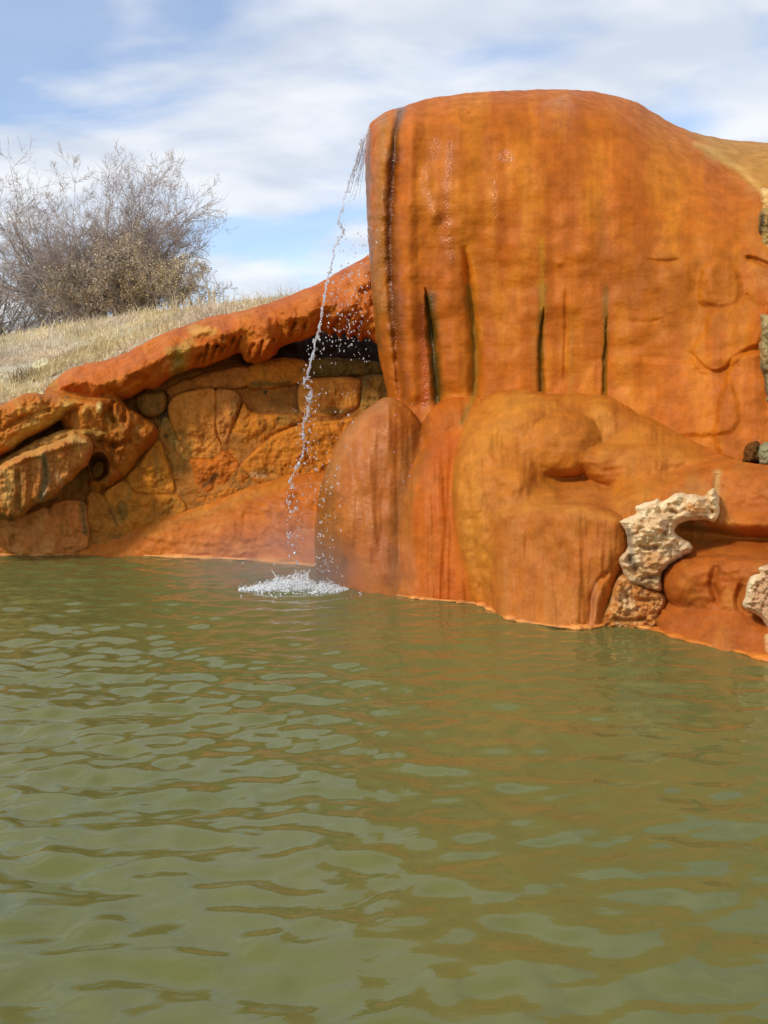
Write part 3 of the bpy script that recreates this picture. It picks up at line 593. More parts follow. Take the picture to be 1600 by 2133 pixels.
white2 = relief('crusted_rock', [(1640, 1165), (1600, 1174), (1580, 1182), (1582, 1194), (1564, 1200), (1556, 1216), (1553, 1240), (1547, 1258), (1556, 1272), (1584, 1284), (1596, 1302), (1610, 1320), (1660, 1320), (1680, 1200)],
    [(1570, 1220, 7.05), (1640, 1250, 6.95), (1600, 1290, 7.0)], [('rnoise', 36, 30, 4, -.10, 2), ('noise', 10, 10, 3, .04, 6)], Rp=12, E=.12, Tb=.3, step=1.6, seed=41, mat=M_WHITE, jit=2.2, base=((198, 160, 128), (208, 178, 148)), cscale=(22, 22), strokes=[('l', [(1582, 1184), (1558, 1225), (1550, 1260)], 8, (234, 212, 180), .9)],
    label='pale pinkish crusted rock cut by the right edge of the photo', cat='rock')
corner = relief('stone', [(1588, 1330), (1600, 1318), (1640, 1320), (1670, 1350), (1640, 1390), (1596, 1376)], [(1590, 1330, 7.0), (1650, 1350, 6.85), (1600, 1372, None)], [('rnoise', 16, 14, 3, -.06, 3)], Rp=12, E=.12, Tb=.2, seed=42, mat=M_ROUGH, base=((206, 134, 92), (228, 184, 150)), label='small pinkish stone at the waterline in the right corner', cat='stone')

# ------------------------------------------------------------------ left side: stone wall, ridge, ledges, boulder, apron
wall_o = at(350, 1100, 12.1); wall = empty('stone_wall', tuple(wall_o)); tag(wall, 'low wall of ochre mortared stones recessed under the overhanging ridge', 'stone wall')
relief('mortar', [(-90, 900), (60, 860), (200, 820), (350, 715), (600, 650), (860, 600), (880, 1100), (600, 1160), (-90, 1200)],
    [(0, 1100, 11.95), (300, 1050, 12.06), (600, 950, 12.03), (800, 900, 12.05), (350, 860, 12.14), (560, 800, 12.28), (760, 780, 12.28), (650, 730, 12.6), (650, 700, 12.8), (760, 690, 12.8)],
    [('noise', 30, 24, 4, .05, 2)], Rp=20, E=.05, Tb=.5, step=3, seed=50, mat=M_ROUGH, parent=wall, base=((168, 104, 44), (128, 86, 40), (178, 112, 50)), strokes=[('p', [(500, 690), (800, 680), (800, 790), (500, 760)], 14, (50, 38, 26), .9), ('p', [(280, 820), (360, 820), (350, 870), (290, 870)], 10, (58, 52, 34), .8), ('l', [(340, 860), (345, 920)], 14, (70, 60, 36), .8), ('l', [(640, 790), (622, 850)], 10, (60, 54, 36), .8)])  # brown-black patch paints the shade under the overhang
STN = [  # outline, front distance, colours, extra strokes (stains, and the painted dark of one opening)
 ([(353, 858), (362, 832), (394, 818), (444, 814), (447, 860), (448, 900), (462, 936), (452, 952), (420, 956), (398, 950), (384, 925), (368, 900)], 12.02, ((196, 122, 58), (182, 108, 48)), [('l', [(378, 905), (395, 945)], 9, (92, 76, 42), .7)]),
 ([(450, 816), (490, 818), (500, 835), (494, 862), (482, 890), (474, 932), (462, 925), (451, 895), (449, 850)], 12.05, ((192, 122, 66), (170, 100, 52)), [('e', 492, 850, 14, 34, (118, 84, 44), .5)]),
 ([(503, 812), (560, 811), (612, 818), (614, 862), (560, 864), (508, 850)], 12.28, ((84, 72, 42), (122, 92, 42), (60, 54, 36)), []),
 ([(486, 888), (500, 862), (510, 842), (524, 860), (560, 866), (614, 866), (624, 880), (584, 897), (547, 918), (500, 962), (470, 934), (476, 905)], 12.06, ((180, 106, 36), (192, 116, 40), (150, 92, 36)), [('e', 600, 875, 26, 14, (110, 84, 40), .6)]),
 ([(516, 768), (560, 752), (600, 748), (638, 758), (634, 790), (606, 800), (560, 808), (519, 806)], 12.2, ((190, 116, 44), (176, 104, 42)), [('l', [(525, 800), (600, 800)], 8, (92, 76, 40), .8)]),
 ([(642, 752), (700, 748), (790, 756), (802, 774), (764, 782), (700, 784), (655, 786), (640, 776)], 12.3, ((118, 92, 54), (96, 78, 48), (140, 112, 64)), []),
 ([(632, 796), (680, 790), (744, 790), (748, 815), (742, 848), (704, 866), (640, 862), (624, 838)], 12.08, ((202, 132, 64), (188, 112, 48)), [('e', 700, 858, 50, 10, (110, 84, 44), .7)]),
 ([(756, 792), (775, 784), (806, 788), (830, 830), (800, 858), (760, 866), (750, 850), (755, 815)], 12.1, ((150, 110, 62), (118, 98, 66), (168, 118, 58)), []),
 ([(352, 808), (400, 788), (460, 772), (514, 766), (516, 800), (470, 811), (400, 813), (358, 828)], 12.18, ((172, 104, 50), (186, 116, 56)), []),
 ([(288, 826), (335, 818), (345, 835), (338, 856), (318, 866), (296, 860)], 12.05, ((128, 88, 40), (100, 74, 38)), []),
 ([(263, 1000), (292, 968), (326, 920), (343, 950), (356, 990), (360, 1026), (290, 1025)], 12.02, ((182, 112, 38), (166, 96, 38), (190, 122, 44)), [('l', [(322, 950), (335, 1010)], 8, (130, 92, 50), .6)]),
 ([(330, 912), (334, 884), (348, 872), (372, 906), (398, 958), (406, 1018), (386, 1048), (366, 1028), (358, 985), (346, 945)], 12.08, ((150, 108, 56), (126, 98, 60), (170, 106, 44)), []),
 ([(402, 958), (448, 958), (464, 940), (496, 968), (480, 1000), (446, 1020), (410, 1026), (408, 985)], 12.0, ((186, 100, 34), (170, 92, 36)), [('l', [(425, 1012), (440, 998), (450, 990)], 6, (70, 44, 22), .9)]),  # dark line paints the shade inside a small opening
 ([(219, 1032), (260, 1004), (288, 1030), (362, 1033), (386, 1062), (330, 1100), (255, 1115), (236, 1072)], 11.98, ((186, 114, 42), (172, 104, 40), (160, 112, 56)), [('e', 255, 1068, 14, 26, (106, 88, 50), .7)]),
 ([(182, 1036), (214, 1033), (234, 1072), (252, 1110), (180, 1135)], 11.98, ((174, 108, 46), (156, 98, 44)), [('l', [(230, 1060), (245, 1095)], 6, (90, 74, 42), .7)]),
 ([(100, 1060), (168, 1046), (179, 1080), (180, 1140), (106, 1160)], 11.9, ((200, 122, 72), (188, 108, 60)), [('l', [(172, 1050), (178, 1110)], 6, (96, 84, 56), .8)]),
 ([(-70, 1080), (40, 1076), (97, 1062), (103, 1165), (-70, 1170)], 11.88, ((204, 130, 80), (190, 112, 62), (212, 146, 98)), []),
 ([(506, 968), (550, 926), (588, 902), (626, 889), (700, 876), (745, 872), (722, 905), (700, 970), (660, 1010), (550, 1010), (520, 985)], 11.97, ((190, 112, 38), (176, 100, 38), (196, 122, 48)), [('e', 535, 990, 26, 8, (206, 150, 120), .7, .8), ('e', 560, 985, 40, 12, (110, 84, 44), .5)]),
 ([(452, 1024), (482, 1004), (498, 972), (520, 990), (560, 1012), (500, 1050), (430, 1060), (410, 1050), (412, 1032)], 12.0, ((184, 108, 42), (168, 102, 44)), []),
 ([(440, 962), (462, 940), (470, 945), (486, 958), (470, 966)], 12.05, ((176, 100, 34),), []),
]
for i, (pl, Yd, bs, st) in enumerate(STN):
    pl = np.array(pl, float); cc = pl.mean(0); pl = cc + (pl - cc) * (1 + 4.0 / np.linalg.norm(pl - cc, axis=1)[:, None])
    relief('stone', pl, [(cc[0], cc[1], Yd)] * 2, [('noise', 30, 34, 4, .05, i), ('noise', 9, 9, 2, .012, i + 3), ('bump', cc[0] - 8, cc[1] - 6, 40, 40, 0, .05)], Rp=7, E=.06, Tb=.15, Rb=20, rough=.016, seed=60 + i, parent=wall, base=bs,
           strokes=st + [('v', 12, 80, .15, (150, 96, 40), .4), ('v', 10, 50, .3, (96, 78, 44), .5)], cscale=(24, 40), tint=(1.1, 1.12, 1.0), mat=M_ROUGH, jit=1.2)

ridge = layer('overhang',
    [(820, 500), (770, 529), (742, 546), (700, 569), (660, 591), (620, 609), (580, 624), (540, 637), (500, 648), (440, 659), (400, 674), (350, 690), (310, 709), (270, 730), (230, 747), (190, 756), (150, 766), (121, 785), (101, 803), (93, 818), (104, 829),
     (118, 826), (150, 826), (190, 838), (224, 838), (242, 832), (270, 830), (300, 812), (326, 808), (356, 786), (394, 771), (431, 763), (469, 748), (499, 735), (511, 752), (530, 757), (552, 752), (574, 740), (583, 725), (610, 714), (640, 706), (664, 694), (678, 690), (688, 704), (696, 690), (708, 706), (716, 692), (726, 709), (738, 698), (752, 712), (764, 702), (790, 716), (820, 700)],
    [(770, 600, 11.25), (700, 640, 11.3), (600, 670, 11.35), (500, 690, 11.45), (400, 730, 11.5), (300, 770, 11.5), (200, 800, 11.55), (110, 812, 11.7), (540, 735, 11.35)],
    [('noise', 50, 44, 4, .17, 3), ('noise', 14, 20, 3, .03, 4), ('bump', 300, 760, 44, 20, -24, .10), ('bump', 470, 690, 34, 18, -20, .08), ('bump', 640, 640, 40, 24, -24, .07), ('bump', 220, 800, 34, 16, -10, .09), ('groove', [(350, 700, 10), (300, 730, 10), (250, 765, 8), (200, 790, 8)], .06), ('groove', [(440, 725, 2.5), (456, 720, 3), (462, 728, 3)], .07), ('groove', [(124, 800, 4), (116, 812, 5)], .1),
     ('ridge', [(540, 650, 16), (560, 700, 14), (545, 750, 12)], .09), ('groove', [(575, 660, 8), (590, 700, 8), (580, 730, 8)], .08), ('groove', [(350, 745, 4), (370, 750, 5), (352, 770, 5)], .06), ('bump', 415, 690, 34, 16, -20, .08), ('bump', 160, 800, 30, 18, 0, .08), ('bump', 380, 775, 30, 20, -20, .08)]
     + [('groove', [(x + 14, y - 46 + (k % 3) * 6, 3), (x + 6, y - 22, 4), (x, y + 4, 5)], .10, 1) for k, (x, y) in enumerate([(420, 766), (438, 760), (456, 754), (472, 748), (488, 742), (515, 752), (534, 757), (556, 748), (404, 772), (600, 718), (626, 710), (690, 700), (716, 704), (740, 704)])],
    Rp=58, E=.62, Tb=.9, Rb=70, seed=80, jit=2.0, rough=.016, base=((190, 92, 36), (176, 80, 28), (198, 104, 44)), cscale=(60, 60),
    strokes=[('v', 14, 90, .2, (160, 74, 26), .5), ('p', [(352, 730), (400, 700), (400, 745), (395, 785), (350, 800)], 10, (178, 122, 62), .75, .4), ('e', 372, 755, 12, 30, (120, 98, 52), .6), ('e', 425, 690, 40, 14, (204, 134, 80), .8), ('e', 190, 835, 16, 12, (196, 128, 68), .6, .5), ('p', [(690, 570), (780, 540), (780, 690), (690, 690)], 24, None, .7, .45)],
    label='long orange ridge overhanging the stone wall between grass slope and tower')
leg = layer('outcrop', [(128, 862), (160, 842), (195, 828), (240, 822), (262, 845), (290, 862), (322, 884), (331, 905), (322, 926), (300, 948), (278, 980), (256, 1003), (226, 1022), (196, 1034), (182, 1012), (186, 990), (172, 950), (150, 915), (130, 890)],
    [(150, 860, 11.6), (250, 870, 11.6), (310, 910, 11.8), (250, 980, 11.85), (200, 1020, 11.85), (200, 930, 11.7)],
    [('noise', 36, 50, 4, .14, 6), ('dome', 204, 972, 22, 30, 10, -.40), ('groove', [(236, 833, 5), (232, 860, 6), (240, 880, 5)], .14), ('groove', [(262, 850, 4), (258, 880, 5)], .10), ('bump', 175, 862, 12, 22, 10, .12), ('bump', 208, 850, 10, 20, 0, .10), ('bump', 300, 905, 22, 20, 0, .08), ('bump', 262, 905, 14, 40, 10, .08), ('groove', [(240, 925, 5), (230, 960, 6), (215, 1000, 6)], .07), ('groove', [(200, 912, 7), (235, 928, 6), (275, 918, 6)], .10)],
    Rp=26, E=.35, Tb=.4, seed=81, jit=2, rough=.016, base=((176, 92, 38), (160, 80, 32), (186, 112, 56)), cscale=(30, 50), strokes=[('e', 205, 972, 24, 34, (60, 36, 20), .8), ('v', 12, 60, .2, (120, 82, 46), .5), ('e', 178, 862, 10, 18, (206, 140, 80), .8, .7), ('e', 207, 850, 7, 14, (214, 168, 130), .8, .9), ('e', 205, 900, 20, 12, (190, 132, 76), .6, .5)],  # dark oval paints the shade inside the cave hole
    label='knobbly brown orange outcrop with a dark cave hole beside the stone wall')
ledge = layer('ledge', [(-90, 880), (-40, 855), (0, 844), (45, 822), (70, 818), (96, 822), (130, 828), (175, 832), (196, 838), (180, 846), (142, 858), (124, 876), (94, 896), (58, 914), (40, 928), (22, 941), (0, 950), (-40, 960), (-90, 980)],
    [(0, 900, 11.3), (-80, 920, 11.2), (100, 850, 11.4), (180, 838, 11.5)], [('noise', 40, 30, 4, .10, 7), ('noise', 10, 8, 3, .035, 3), ('groove', [(0, 900, 4), (50, 870, 5), (110, 852, 4)], .05)], Rp=28, E=.3, Tb=.6, seed=82, jit=2.5, rough=.02,
    base=((190, 102, 44), (176, 90, 36), (198, 128, 72)), cscale=(36, 30), strokes=[('l', [(20, 925), (60, 895), (100, 880), (140, 850)], 11, (196, 150, 88), .75, .6), ('l', [(10, 945), (60, 915), (120, 880)], 5, (70, 50, 28), .6)],
    label='sloping orange ledge at the left edge above the striped boulder')
rr = empty('rock_ridge', tuple(at(300, 850, 11.8)))
tag(rr, 'long orange rock ridge overhanging the stone wall, from the left edge up to the tower', 'rock formation')
fused(rr, [ridge, leg, ledge], (-100, 480, 840, 1060), tint=(.93, .98, .93), k=.06, Tb=.9, Rb=70)
shelf = relief('rock_shelf', [(-60, 975), (0, 955), (40, 935), (80, 915), (130, 896), (180, 890), (215, 892), (235, 905), (215, 918), (190, 920), (150, 925), (60, 960), (-60, 1000)],
    [(0, 950, 11.45), (200, 905, 11.6), (100, 920, 11.5)], [('noise', 26, 20, 4, .08, 9)], Rp=18, E=.2, Tb=.5, seed=83, rough=.025, mat=M_ROUGH, base=((168, 116, 58), (134, 98, 54), (190, 142, 86)), cscale=(24, 20), label='thin crusty tan shelf lying on top of the striped boulder', cat='rock')
boul = relief('boulder', [(-80, 1000), (-40, 978), (0, 968), (30, 952), (56, 940), (86, 930), (112, 920), (150, 906), (178, 905), (190, 916), (194, 930), (192, 948), (180, 970), (164, 984), (148, 1000), (130, 1016), (112, 1034), (96, 1044), (75, 1052), (60, 1062), (45, 1075), (22, 1086), (0, 1083), (-80, 1090)],
    [(-60, 1020, 11.0), (60, 980, 11.1), (160, 940, 11.25), (0, 1070, 11.1), (100, 1030, 11.2)],
    [('noise', 24, 110, 4, .10, 8), ('noise', 10, 10, 3, .02, 6), ('groove', [(38, 975, 6), (40, 1020, 7), (36, 1070, 6)], .09), ('groove', [(90, 950, 5), (94, 1000, 6), (85, 1040, 5)], .08), ('groove', [(140, 940, 5), (136, 990, 5)], .04), ('plate', [(-80, 985), (0, 968), (60, 945), (150, 910), (185, 908), (185, 920), (120, 938), (40, 965), (-80, 1010)], .06, 5)],
    Rp=18, E=.32, Tb=.7, seed=84, jit=2.2, rough=.02, base=((186, 116, 60), (200, 138, 82), (172, 98, 46)), cscale=(22, 90), mat=M_ROUGH,
    strokes=[('l', [(92, 950), (94, 1000), (88, 1040)], 8, (134, 124, 100), .85, .5), ('l', [(14, 980), (18, 1050)], 12, (220, 176, 112), .7), ('l', [(120, 990), (128, 1010)], 6, (212, 160, 130), .7), ('l', [(150, 912), (188, 925)], 9, (200, 160, 104), .7), ('l', [(40, 990), (44, 1060)], 7, (120, 96, 56), .6), ('l', [(0, 1075), (25, 1080)], 8, (92, 68, 34), .7), ('l', [(0, 965), (60, 940), (150, 908)], 8, (196, 148, 92), .7)],
    label='big jutting boulder with vertical grey and cream stripes at the left edge', cat='boulder')
apron = relief('rock_apron', [(-90, 1150), (0, 1143), (60, 1139), (100, 1132), (180, 1116), (250, 1102), (330, 1084), (400, 1058), (450, 1040), (520, 1012), (560, 1002), (620, 988), (665, 984), (740, 985), (820, 1000), (820, 1330), (600, 1330), (-90, 1260)],
    [(0, 1157, None), (150, 1157, None), (300, 1159, None), (450, 1164, None), (560, 1169, None), (660, 1179, None), (750, 1190, 11.0), (0, 1146, 11.97), (180, 1120, 11.97), (330, 1088, 11.92), (450, 1045, 11.9), (560, 1006, 11.88), (665, 990, 11.75), (800, 1010, 11.4), (500, 1100, 11.65), (620, 1080, 11.5)],
    [('noise', 90, 50, 3, .06, 3), ('noise', 24, 18, 3, .018, 5), ('bump', 590, 1050, 70, 50, -20, .05), ('groove', [(500, 1075, 10), (560, 1070, 10), (640, 1020, 10)], .03)],
    Rp=30, E=.10, Tb=.6, seed=85, base=((188, 98, 40), (192, 110, 56), (178, 90, 38)), cscale=(110, 50), strokes=[('e', 600, 1090, 60, 60, (160, 80, 50), .55, .4), ('p', [(-90, 1120), (180, 1110), (100, 1160), (-90, 1160)], 10, (210, 138, 84), .7), ('e', 150, 1150, 200, 12, (206, 118, 56), .5), ('l', [(300, 1110), (450, 1060), (600, 1005)], 10, (176, 110, 46), .5)],
    label='smooth low orange apron sloping from the stone wall into the pool', cat='rock formation')
rim([(-90, 1156), (0, 1157), (150, 1156), (300, 1158), (450, 1163), (560, 1169), (670, 1180)], apron, .032, (212, 134, 88))


# ------------------------------------------------------------------ plants and grass
def tubes(segs, k=3):
    """segs: (n,8) p0 p1 r0 r1 -> open frusta"""
    A = np.array(segs, float); n = len(A); p0, p1, r0, r1 = A[:, :3], A[:, 3:6], A[:, 6], A[:, 7]
    d = p1 - p0; d /= np.linalg.norm(d, axis=1)[:, None] + 1e-9
    up = np.where(np.abs(d[:, 2:3]) > .9, [[1., 0, 0]], [[0., 0, 1]]); u = np.cross(d, up); u /= np.linalg.norm(u, axis=1)[:, None]; v = np.cross(d, u)
    V = []
    for p, r in ((p0, r0), (p1, r1)):
        for j in range(k):
            a = 2 * math.pi * j / k; V.append(p + (u * math.cos(a) + v * math.sin(a)) * r[:, None])
    V = np.stack(V, 1).reshape(-1, 3); b = np.arange(n)[:, None] * 2 * k
    Fq = np.concatenate([np.concatenate([b + j, b + (j + 1) % k, b + k + (j + 1) % k, b + k + j], 1) for j in range(k)])
    return V, Fq
def norm(v): return v / (np.linalg.norm(v) + 1e-9)
def grow(rg, out, p, d, L, r, lev, maxlev, up=.08, bend=.22, kids=(3, 5), ang=(.45, .95), ratio=(.5, .75)):
    n = max(3, int(L / (.16 if lev < 2 else .09))); n = min(n, 12); st = L / n; pts = [(p, r, d)]
    q = p.copy(); dd = d.copy()
    for i in range(n):
        dd = norm(dd + rg.normal(0, bend / math.sqrt(n) * 1.6, 3) + np.array([0, 0, up / n * 3])); q2 = q + dd * st
        r2 = r * (1 - .8 * (i + 1) / n) + .0012; out[min(lev, 2)].append((*q, *q2, pts[-1][1], r2)); q = q2; pts.append((q, r2, dd))
    if lev < maxlev:
        for _ in range(rg.randint(kids[0], kids[1] + 1) + (2 if lev == 1 else 0)):
            i = rg.randint(max(1, n // 4), n + 1); b, rr, bd = pts[i]
            ax = norm(np.cross(bd, rg.normal(0, 1, 3))); a = rg.uniform(*ang)
            nd = norm(bd * math.cos(a) + ax * math.sin(a))
            grow(rg, out, b, nd, L * rg.uniform(*ratio) * (1 - .35 * i / n), max(rr * .7, .002), lev + 1, maxlev, up, bend, kids, ang, ratio)
def bark(name, c1, c2):
    b = NB(name); n = b.noise(9, 3, .6, b.coord()); b.set(Base_Color=b.mix(b.rng(n, .3, .7), c1, c2), Roughness=.85, Specular_IOR_Level=.15); return b.m
BARK1 = bark('bark_brown', (.27, .21, .17), (.42, .34, .28)); BARK2 = bark('bark_grey', (.20, .17, .15), (.32, .275, .24)); TWIG = bark('twig_red_brown', (.36, .27, .225), (.54, .44, .37))
TWIG2 = bark('twig_grey', (.38, .33, .30), (.56, .50, .44))
def bare_tree(name, px, Y, H, nst, spread, lean, seed, label, barkm=None, twig=None, maxlev=4, kids=(3, 5), group='leafless trees behind the grass slope', r0=.035, zoff=0):
    rg = np.random.RandomState(seed); X = float(at(px, 700, Y)[0]); z = float(hill_z(np.array([X]), np.array([Y]))[0]) - .05 + zoff
    t = empty(name, (X, Y, z)); tag(t, label, 'tree' if 'tree' in name else 'shrub', group); out = [[], [], []]; cuts = []
    for i in range(nst):
        cuts.append(len(out[0]))
        a = rg.uniform(0, 6.28); sp = rg.uniform(.1, 1) * spread
        d = norm(np.array([math.cos(a) * sp + lean[0], math.sin(a) * sp * .7 + lean[1], 1.0]))
        grow(rg, out, np.array([X + rg.normal(0, .12), Y + rg.normal(0, .12), z]), d, H * rg.uniform(.6, .95), r0 * rg.uniform(.6, 1), 0, maxlev, kids=kids)
    for a, b in zip(cuts, cuts[1:] + [len(out[0])]):
        V, Fq = tubes(out[0][a:b], 6); mesh_obj('stem', V, Fq, barkm or BARK1, t)
    V1, F1 = tubes(out[1], 4); tag(mesh_obj('branches', V1, F1, barkm or BARK1, t), kind='stuff')
    V2, F2 = tubes(out[2], 3); tag(mesh_obj('crown', V2, F2, twig or TWIG, t), kind='stuff')
    return t, out
bare_tree('bare_tree', 246, 19.5, 2.7, 14, .42, (0, 0), 41, 'tallest leafless tree standing in the middle of the thicket on the slope', kids=(4, 6))
bare_tree('bare_tree', 205, 19.2, 2.5, 10, .35, (-.62, 0), 12, 'leafless tree leaning to the left with long grey arching stems', BARK2, TWIG, kids=(4, 5))
bare_tree('bare_tree', 298, 19.3, 1.85, 11, .32, (.0, 0), 13, 'low leafless tree at the right end of the thicket, spreading over the slope', BARK1, TWIG, kids=(4, 6))
bare_tree('bare_tree', -20, 19.8, 2.3, 10, .4, (.25, 0), 14, 'leafless tree cut by the left edge of the photo', BARK2, TWIG2)
bare_tree('bare_tree', 115, 20.5, 2.3, 10, .4, (.05, 0), 15, 'pale grey leafless tree second from the left edge, filling the gap behind the leaning stems', BARK2, TWIG2)
bare_tree('bare_shrub', 40, 20.2, 1.5, 9, .8, (0, 0), 16, 'tangled grey leafless shrub at the foot of the thicket near the left edge', BARK2, TWIG2, maxlev=4, group='low tangled shrubs', r0=.015)
bare_tree('bare_shrub', 150, 19.4, 1.3, 8, .8, (-.1, 0), 17, 'tangled brown leafless shrub at the foot of the leaning tree', BARK1, TWIG2, maxlev=4, group='low tangled shrubs', r0=.015)
bare_tree('bare_shrub', 405, 18.4, 0.8, 8, .7, (0, 0), 18, 'small twiggy shrub at the right end of the thicket by the tall grass', BARK1, TWIG, maxlev=3, group='low tangled shrubs', r0=.010)
def leafy(px, Y, H, spread, n, seed, label, c1, c2):
    c1 = tuple(min(255, int(v * 1.14)) for v in c1); c2 = tuple(int(v * 1.12) for v in c2)
    t, out = bare_tree('leafy_shrub', px, Y, H, 12, spread, (0, 0), seed, label, BARK1, TWIG2, maxlev=3, group='shrubs with withered leaves', r0=.012)
    rg = np.random.RandomState(seed); S = np.array(out[1] + out[2]); P = S[rg.randint(0, len(S), n), 3:6] + rg.normal(0, .035, (n, 3))
    a = rg.normal(0, 1, (n, 3)); a /= np.linalg.norm(a, axis=1)[:, None]; b = np.cross(a, rg.normal(0, 1, (n, 3))); b /= np.linalg.norm(b, axis=1)[:, None]
    l = rg.uniform(.012, .024, n)[:, None]; w = l * .42
    V = np.stack([P - a * l, P + b * w, P + a * l, P - b * w], 1).reshape(-1, 3)
    C = lin(c1) * (1 - rg.rand(n, 1)) + lin(c2) * rg.rand(n, 1); C = np.repeat(C, 4, 0)
    o = mesh_obj('foliage', V, np.arange(n * 4).reshape(-1, 4), M_LEAF, t, C, smooth=False); tag(o, kind='stuff')
b = NB('withered_leaf'); a_ = b.N.new('ShaderNodeAttribute'); a_.attribute_name = 'Col'; b.set(Base_Color=a_.outputs['Color'], Roughness=.8, Specular_IOR_Level=.15); M_LEAF = b.m
leafy(245, 18.3, 1.42, .75, 15000, 21, 'rounded tan shrub with withered leaves before the tallest bare tree', (182, 164, 138), (146, 126, 100))
leafy(175, 18.5, 1.0, .9, 5500, 22, 'lower tan shrub with sparse withered leaves left of the rounded one', (168, 146, 112), (124, 102, 74))
leafy(312, 18.2, 1.1, .8, 7500, 23, 'withered shrub between the rounded tan shrub and the yellowish one', (170, 146, 108), (128, 106, 74))
leafy(372, 17.9, .8, .6, 5000, 24, 'yellowish withered shrub at the right beside the tall grass stalks', (190, 170, 130), (150, 132, 100))

b = NB('straw'); a_ = b.N.new('ShaderNodeAttribute'); a_.attribute_name = 'Col'; b.set(Base_Color=a_.outputs['Color'], Roughness=.7, Specular_IOR_Level=.25); M_STRAW = b.m
def blades(P, H, rg, w=.004, lean=.45, c1=(238, 222, 184), c2=(196, 174, 128)):
    n = len(P); a = rg.uniform(0, 6.28, n); d = np.stack([np.cos(a), np.sin(a), a * 0], 1); s_ = np.stack([-np.sin(a + 1), np.cos(a + 1), a * 0], 1)
    L = (rg.rand(n) * lean * 2)[:, None] * H[:, None]
    m = P + d * L * .3 + np.array([0, 0, 1]) * H[:, None] * .6; t = P + d * L + np.array([0, 0, 1]) * H[:, None] * (1 - .25 * rg.rand(n)[:, None])
    W = w * (.6 + .8 * rg.rand(n))[:, None]
    V = np.stack([P - s_ * W, P + s_ * W, m + s_ * W * .7, m - s_ * W * .7, t], 1).reshape(-1, 3); i = np.arange(n)[:, None] * 5
    Fs = [tuple(x) for x in np.concatenate([i, i + 1, i + 2, i + 3], 1)] + [tuple(x) for x in np.concatenate([i + 3, i + 2, i + 4], 1)]
    k = rg.rand(n, 1); C = np.repeat(lin(c1) * (1 - k) + lin(c2) * k, 5, 0); return V, Fs, C
rg = np.random.RandomState(8); n = 95000
X = rg.uniform(-8.2, 0.2, n); Yg = 12.6 + rg.rand(n)**1.5 * 6.6
dens = fbm(X, Yg, .55, .55, 3, 6); bare = fbm(X, Yg, 1.1, .7, 2, 44)
kp = (dens + .25 * rg.randn(n) > -.22) & (bare < .42); X, Yg, dens = X[kp], Yg[kp], dens[kp]
Zg = hill_z(X, Yg); kp = Zg > .9; X, Yg, Zg, dens = X[kp], Yg[kp], Zg[kp], dens[kp]; n = len(X)
H = (.045 + .09 * rg.rand(n)**2 + .05 * np.clip(dens, 0, 1)) * (1 + 1.3 * (rg.rand(n) < .07))
V, Fs, C = blades(np.stack([X, Yg, Zg - .01], 1), H, rg, .0045, .8)
C = C * np.repeat((1 + .55 * fbm(X, Yg, .8, .5, 3, 71) + .3 * fbm(X, Yg, .2, .2, 2, 72))[:, None], 5, 0) * np.repeat(np.stack([1 + 0 * X, .985 + 0 * X, .92 + .25 * sst(fbm(X, Yg, 1.3, 1.3, 2, 73), -.2, .3)], 1), 5, 0)
tag(mesh_obj('dry_grass', V, Fs, M_STRAW, None, C, smooth=False, origin=(-3, 15, 2)), 'short matted straw coloured grass covering the slope behind the ridge', 'grass', kind='stuff')
def tuft(px, Y, n, h, sp_, seed, label, c1=(236, 210, 168), c2=(180, 158, 112), lean=.25, name='grass_tuft', w=.004, grp='tall dry grass tufts on the slope'):
    rg = np.random.RandomState(seed); X0 = float(at(px, 680, Y)[0]); z = float(hill_z(np.array([X0]), np.array([Y]))[0])
    P = np.stack([X0 + rg.normal(0, sp_, n), Y + rg.normal(0, sp_, n), np.full(n, z - .03)], 1); P[:, 2] = hill_z(P[:, 0], P[:, 1]) - .03; w = w * 1.6
    V, Fs, C = blades(P, h * (.45 + .55 * rg.rand(n)), rg, w, lean, c1, c2)
    tag(mesh_obj(name, V, Fs, M_STRAW, None, C, smooth=False, origin=(X0, Y, z)), label, 'grass', grp)
tuft(372, 16.2, 26, .55, .10, 31, 'tall straw tuft with bent stalks at the crest before the yellowish shrub', lean=.35)
tuft(398, 15.6, 18, .50, .08, 32, 'tall thin straw tuft just right of the bent stalks')
tuft(445, 16.5, 24, .62, .12, 33, 'tallest straw tuft at the right end of the thicket against the sky', lean=.2)
tuft(486, 15.0, 18, .30, .12, 34, 'small straw tuft against the sky above the orange ridge')
tuft(345, 13.4, 60, .24, .09, 35, 'dense fan of straw grass hanging over the upper edge of the ridge', lean=.7)
tuft(50, 13.6, 60, .30, .09, 36, 'dark brown grass clump low on the slope near the left edge', (150, 128, 88), (96, 80, 52), .6)
tuft(190, 13.1, 40, .22, .08, 37, 'pale grass clump hanging over the flat grey stone', lean=.6)
tuft(310, 16.4, 30, .30, .14, 38, 'short straw tuft at the crest before the rounded tan shrub')
tuft(140, 16.8, 30, .26, .2, 39, 'short straw tuft at the crest before the leaning tree')

